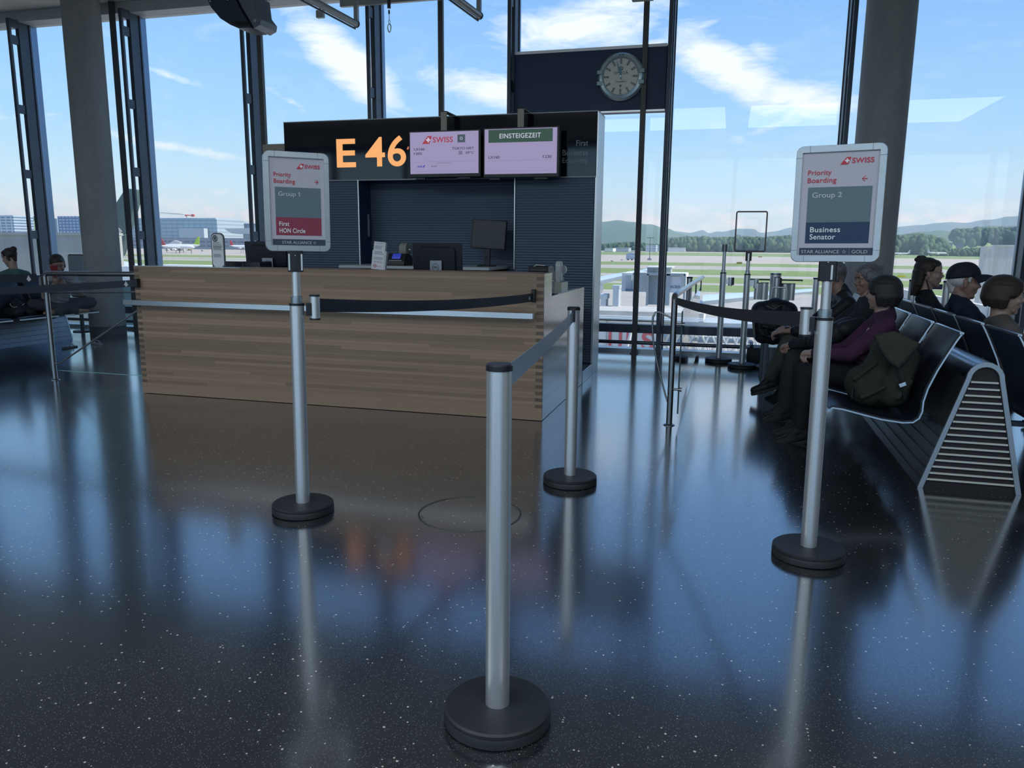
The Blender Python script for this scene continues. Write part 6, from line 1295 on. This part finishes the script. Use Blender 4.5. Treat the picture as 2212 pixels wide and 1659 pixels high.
truck(382, 541, 26, (.55, .56, .56), 'white service truck in front of the green-tailed airliner', ramp_=True); truck(361, 541, 8, (.6, .6, .55), 'small white van left of the service truck'); truck(408, 541, 9, (.35, .42, .10), 'small green tug right of the service truck')
truck(437, 542.5, 5, (.3, .3, .3), 'tiny dark cart on the apron left of the notice'); truck(1343, 562, 4, (.25, .25, .28), 'tiny dark cart left of the pale service truck'); truck(1322, 565, 5, (.2, .28, .15), 'tiny green cart near the cabinet edge')
for px, wl in ((1941, 'left'), (1947, 'middle'), (1953, 'right')):
    p = at_z(px, 599.5, GZ); s = 4.5*p.length/F; t_ = thing('taxiway_sign', wl+' one of three small yellow taxiway signs on the grass', 'sign', (p.x, p.y, GZ), 0, 'yellow taxiway signs'); mb = MB(); mb.box(-s*.5, -.1, .15, s*.5, .1, s*.9); mb.build('panel', mat('sign_yellow', (.85, .62, .02), .5), t_); mb = MB(); mb.box(-s*.4, -.05, 0, -s*.3, .05, .2); mb.box(s*.3, -.05, 0, s*.4, .05, .2); mb.build('legs', darkmet, t_)
for px, py, w, l in ((1597, 570, 11, 'low black and yellow airfield board right of the parked posts'), (1642, 556, 7, 'orange airfield marker beyond the empty sign frame'), (351, 556, 3, 'small orange marker board on the grass at the left'), (2029, 581, 5, 'dark airfield board right of the young woman with glasses')):
    p = at_z(px, py, GZ); s = w*p.length/F; o = MB().box(-s*.5, -.2, 0, s*.5, .2, s*.16+.5).build('airfield_board', mat('board_paint', (.35, .25, .05) if 'orange' in l or 'yellow' in l else (.08, .08, .09), .6), loc=(p.x, p.y, GZ)); tag(o, l, 'sign')
p = at_z(1403, 562, GZ); ht = at_y(1405, 513, p.y).z-GZ; t_ = thing('lamp_mast', 'thin tall lamp mast on the apron between the window pole and the mullion', 'mast', (p.x, p.y, GZ)); mb = MB(); mb.cyl((0, 0, 0), (0, 0, ht), .28, .16, seg=10); mb.build('pole', darkmet, t_); mb = MB(); mb.box(-2.2, -.2, ht-.4, 2.2, .2, ht); mb.build('lamp_bar', darkmet, t_); mb = MB(); mb.box(-1.2, -1.2, 0, 1.2, 1.2, 1.2); mb.build('base', mat('mast_base', (.3, .32, .34), .8), t_)

# nearby airliner tail and fuselage by the left column
D = 62.0
t_ = thing('airliner', 'large dark green aircraft tail fin rising behind the left column', 'airplane', (at_y(265, 560, D).x, D, at_y(265, 560, D).z)); o0 = Vector(t_.location)
def tp(px, py): p = at_y(px, py, D)-o0; return (p.x, p.z)
tailg = noisy('green_grey_tail', (.060, .10, .10), (.075, .12, .115), .3, .35); fin = [tp(*q) for q in ((196, 575), (215, 500), (276, 407), (302, 410), (299, 440), (284, 490), (268, 548), (262, 556))]
mb = MB(); mb.ext(fin, 'y', -.35, .35); mb.build('tail_fin', tailg, t_, bevel=.12)
mb = MB(); mb.ext([tp(257, 486), tp(270, 500), tp(261, 512), tp(256, 513)], 'y', -.40, -.36); mb.ext([tp(257, 517), tp(265, 512), tp(262, 534), tp(256, 524)], 'y', -.40, -.36); mb.ext([tp(269, 507.5), tp(278, 507.5), tp(278, 508.3), tp(269, 508.3)], 'y', -.40, -.36); mb.build('tail_emblem', mat('emblem_pale', (.55, .55, .48), .5), t_)
mb = MB(); a = tp(262, 590); mb.tube([(a[0]+12, 0, a[1]-1.5), (a[0]+2.0, 0, a[1]-.6), (a[0]-2, 0, a[1]-.4), (a[0]-20, 0, a[1]-.6)], [.4, 1.5, 1.9, 2.0], 24); mb.build('fuselage', mat('fuselage_pale_blue', (.55, .62, .70), .35), t_, smooth=60)
# jet bridge and gangway outside the glass
whm = noisy('gangway_white', (.62, .64, .63), (.72, .73, .71), .5, .6); grm = noisy('gangway_grey', (.26, .31, .33), (.31, .36, .38), .4, .6); grl = noisy('gangway_light_grey', (.42, .47, .50), (.48, .53, .56), .4, .6)
D = 46.0; t_ = thing('jet_bridge', 'white and grey passenger boarding bridge outside the window right of the cabinet', 'boarding bridge', (at_y(1400, 700, D).x, D, GZ)); o0 = Vector(t_.location)
def part(name, rects, m_, y0=0, dep=2, **k):
    mb = MB()
    for x0, x1, ya, yb in rects: a, b_ = at_y(x0, (ya+yb)/2, D+y0), at_y(x1, (ya+yb)/2, D+y0); mb.box(a.x-o0.x, y0, at_y((x0+x1)/2, yb, D+y0).z-GZ, b_.x-o0.x, y0+dep, at_y((x0+x1)/2, ya, D+y0).z-GZ)
    return mb.build(name, m_, t_, **k)
part('cabin', [(1343, 1480, 591, 631)], whm, 1.0, 3.5); part('cabin_door', [(1352, 1364, 594, 628)], grl, .9, .1); cw = part('cabin_window', [(1351, 1368, 624, 629)], mat('cabin_glass', (.15, .22, .32), .2), .85, .1)
part('portal_frame', [(1367, 1371, 592, 690), (1476, 1480, 592, 668), (1367, 1480, 590, 595), (1438, 1446, 592, 660), (1396, 1400, 592, 660)], grm, 0, .4)
part('machine_tower', [(1398, 1449, 578, 592), (1400, 1424, 594, 658), (1426, 1444, 594, 658)], grm, .4, 1.2); part('roof_plate', [(1396, 1452, 576.5, 578.5), (1400, 1476, 590, 592)], whm, .1, 2)
sg = part('name_panel', [(1447, 1474, 597, 632)], mat('pale_panel', (.60, .62, .66), .5), .2, .1)
mb = MB(); a, b_ = at_y(1448.5, 620, D), at_y(1468, 620, D); text(mb, 'ICES', a.x-o0.x, b_.x-o0.x, at_y(1458, 623, D).z-GZ, at_y(1458, 617.5, D).z-GZ, .19, .01, .02, shear=.15); mb.build('panel_lettering', mat('panel_ink', (.10, .13, .2), .5), sg)
part('support_column', [(1322, 1338, 617, 624), (1323.5, 1336, 624, 676), (1294, 1311, 636, 646), (1297, 1308, 646, 676)], grl, -2, 1.0)
part('gangway_roof', [(1230, 1520, 673, 684)], noisy('weathered_roof', (.45, .44, .40), (.62, .60, .55), 1.5, .8), -5, 3.5)
part('gangway_wall', [(1230, 1520, 684, 690), (1230, 1420, 693, 775)], whm, -5.2, 3.6); part('gangway_band', [(1230, 1520, 689, 692)], grl, -5.5, 3.8); part('gangway_joint', [(1309, 1309.8, 692, 775), (1367, 1367.8, 692, 775)], grm, -5.25, .1)
part('lower_deck', [(1425, 1700, 698, 712)], grl, -3, 3); part('roof_fitting', [(1490, 1515, 667, 671), (1440, 1515, 672, 674)], grm, -3, 1)
mb = MB()
for px in range(1425, 1760, 22):
    for q, w in (((px, 716), (px+22, 765)), ((px+22, 716), (px, 765))):
        a, b_ = at_y(*q, D-3)-o0, at_y(*w, D-3)-o0; mb.cyl((a.x, -3, a.z), (b_.x, -3, b_.z), .07, seg=8)
mb.build('lattice', whm, t_)
a, b_ = at_y(1372, 682, D-7)-o0, at_y(1352, 760, D-7)-o0; mb = MB(); mb.cyl((a.x, -7, a.z), (b_.x, -7, b_.z), .085, seg=16); mb.build('stay_tube', whm, t_, smooth=True)
mb = MB(); Dw = D-5.3
for ch, x0, x1 in (('U', 1314, 1343), ('I', 1353, 1361), ('S', 1386, 1413)): a, b_ = at_y(x0, 730, Dw), at_y(x1, 730, Dw); text(mb, ch, a.x-o0.x, b_.x-o0.x, at_y(x0, 758, Dw).z-GZ, at_y(x0, 716, Dw).z-GZ, -5.21, .02, .03)
mb.build('red_lettering', mat('faded_red_paint', (.60, .12, .13), .6), t_)
# wing of an aircraft behind the bridge
D = 80.0
for k, (p0, p1, w0, w1, l) in enumerate([((1300, 605), (1425, 578), 1.1, .25, 'pale blue-white aircraft wing behind the jet bridge'), ((1520, 645), (1765, 626), 1.3, .5, 'long pale aircraft wing beyond the parked barrier posts')]):
    a, b_ = at_y(*p0, D), at_y(*p1, D); mb = MB(); d = b_-a; vs = []
    for f, w in ((0, w0), (1, w1)):
        p = a+d*f; ch = w*3; 
        for (cy, cz) in ((-ch, 0), (-ch*.7, w*.42), (0, w*.30), (ch, 0), (0, -w*.25), (-ch*.7, -w*.40)): vs.append((p.x, p.y+cy, p.z+cz))
    mb.add(vs, [(i, (i+1) % 6, (i+1) % 6+6, i+6) for i in range(6)]+[(5, 4, 3, 2, 1, 0), (6, 7, 8, 9, 10, 11)]); o = mb.build('aircraft_wing', mat('wing_blue_white', (.55, .66, .80), .3), smooth=50); tag(o, l, 'aircraft wing')
    mb = MB(); q = a+d*.02; mb.tube([(q.x-.6, q.y-4, q.z-.9), (q.x-.6, q.y-1, q.z-.9), (q.x-.6, q.y+1.5, q.z-.9)], [.7, .8, .5], 20); mb.build('engine', wht, o, smooth=60)
# concrete walls outside
cw = noisy('weathered_concrete', (.30, .31, .29), (.40, .41, .38), .8, .85, 0, (1.5, 1.5, .15), 0, 6)
D = 34.0; mb = MB(); a, b_, zt = fb(mb, -80, 232, 507, D, 1.0); mb.box(a.x, D-.05, zt-.02, b_.x, D+1.1, zt+.12); tag(mb.build('concrete_wall', cw), 'long grey concrete wall outside the left windows', 'wall')
cw2 = noisy('streaky_concrete', (.50, .46, .40), (.78, .75, .68), 2.2, .85, 0, (2.2, 2.2, .10), 0, 6)
D = 27.0; mb = MB(); a, b_, zt = fb(mb, 2126, 2300, 533, D, .35); mb.box(a.x+.3, D-.02, zt, b_.x, D+.35, zt+.05); tag(mb.build('concrete_wall', cw2), 'pale streaky concrete wall outside the right windows', 'wall')
D = 19.0; t_ = thing('walkway_parapet', 'white sheet-metal walkway outside behind the passengers facing right', 'walkway', (at_y(2050, 660, D).x, D, at_y(2050, 700, D).z)); o0 = Vector(t_.location)
a, b_ = at_y(1950, 640, D)-o0, at_y(2330, 700, D)-o0; top0, top1 = at_y(1960, 626, D).z-o0.z, at_y(2330, 700, D).z-o0.z
mb = MB(); mb.add([(a.x, 0, -3), (b_.x, 0, -3), (b_.x, 0, top1), (a.x, 0, top0), (a.x, 2, -3), (b_.x, 2, -3), (b_.x, 2, top1), (a.x, 2, top0)], [(0, 1, 2, 3), (7, 6, 5, 4), (3, 2, 6, 7), (0, 4, 5, 1), (1, 5, 6, 2), (0, 3, 7, 4)]); mb.build('panel', whm, t_)
mb = MB(); mb.add([(a.x, -.02, top0-.28), (b_.x, -.02, top1-.28), (b_.x, -.02, top1-.26), (a.x, -.02, top0-.26)], [(0, 1, 2, 3)]); mb.build('blue_line', mat('blue_line', (.08, .10, .4), .5), t_)
mb = MB()
for f in (.05, .2, .35, .5, .65, .8): x = a.x+(b_.x-a.x)*f; z = top0+(top1-top0)*f; mb.box(x-.01, -.02, z-1.5, x+.01, .0, z-.02)
mb.build('panel_joint', grm, t_)
o = MB().box(at_y(262, 640, 14).x, 14, -3, at_y(330, 640, 14).x, 15.5, at_y(290, 607, 14).z).build('teal_block', mat('teal_block_paint', (.10, .20, .27), .5)); tag(o, 'teal outside cabin seen low through the glass left of the counter', 'cabin')  # added box that stands in for a teal pane low in the window
o = MB().box(at_y(240, 590, 30).x, 30, -8, at_y(348, 590, 30).x, 34, at_y(290, 576, 30).z).build('service_roof', wht); tag(o, 'pale service roof outside just above the left end of the counter', 'building')

# thin summer haze over the airfield
hz = bpy.data.materials.new('haze'); hz.use_nodes = True; t = hz.node_tree; t.nodes.clear(); vs_ = N(t, 'ShaderNodeVolumeScatter', inp={'Density': .00017, 'Anisotropy': .0}); vs_.inputs['Color'].default_value = (.50, .74, 1.0, 1); o = N(t, 'ShaderNodeOutputMaterial'); L(t, vs_.outputs[0], o.inputs['Volume'])
mb = MB(); mb.box(-8500, 250, GZ-.5, 8500, 8500, 300); o = mb.build('summer_haze', hz); tag(o, 'thin bluish haze hanging over the airfield in front of the hills', 'haze', None, 'stuff')
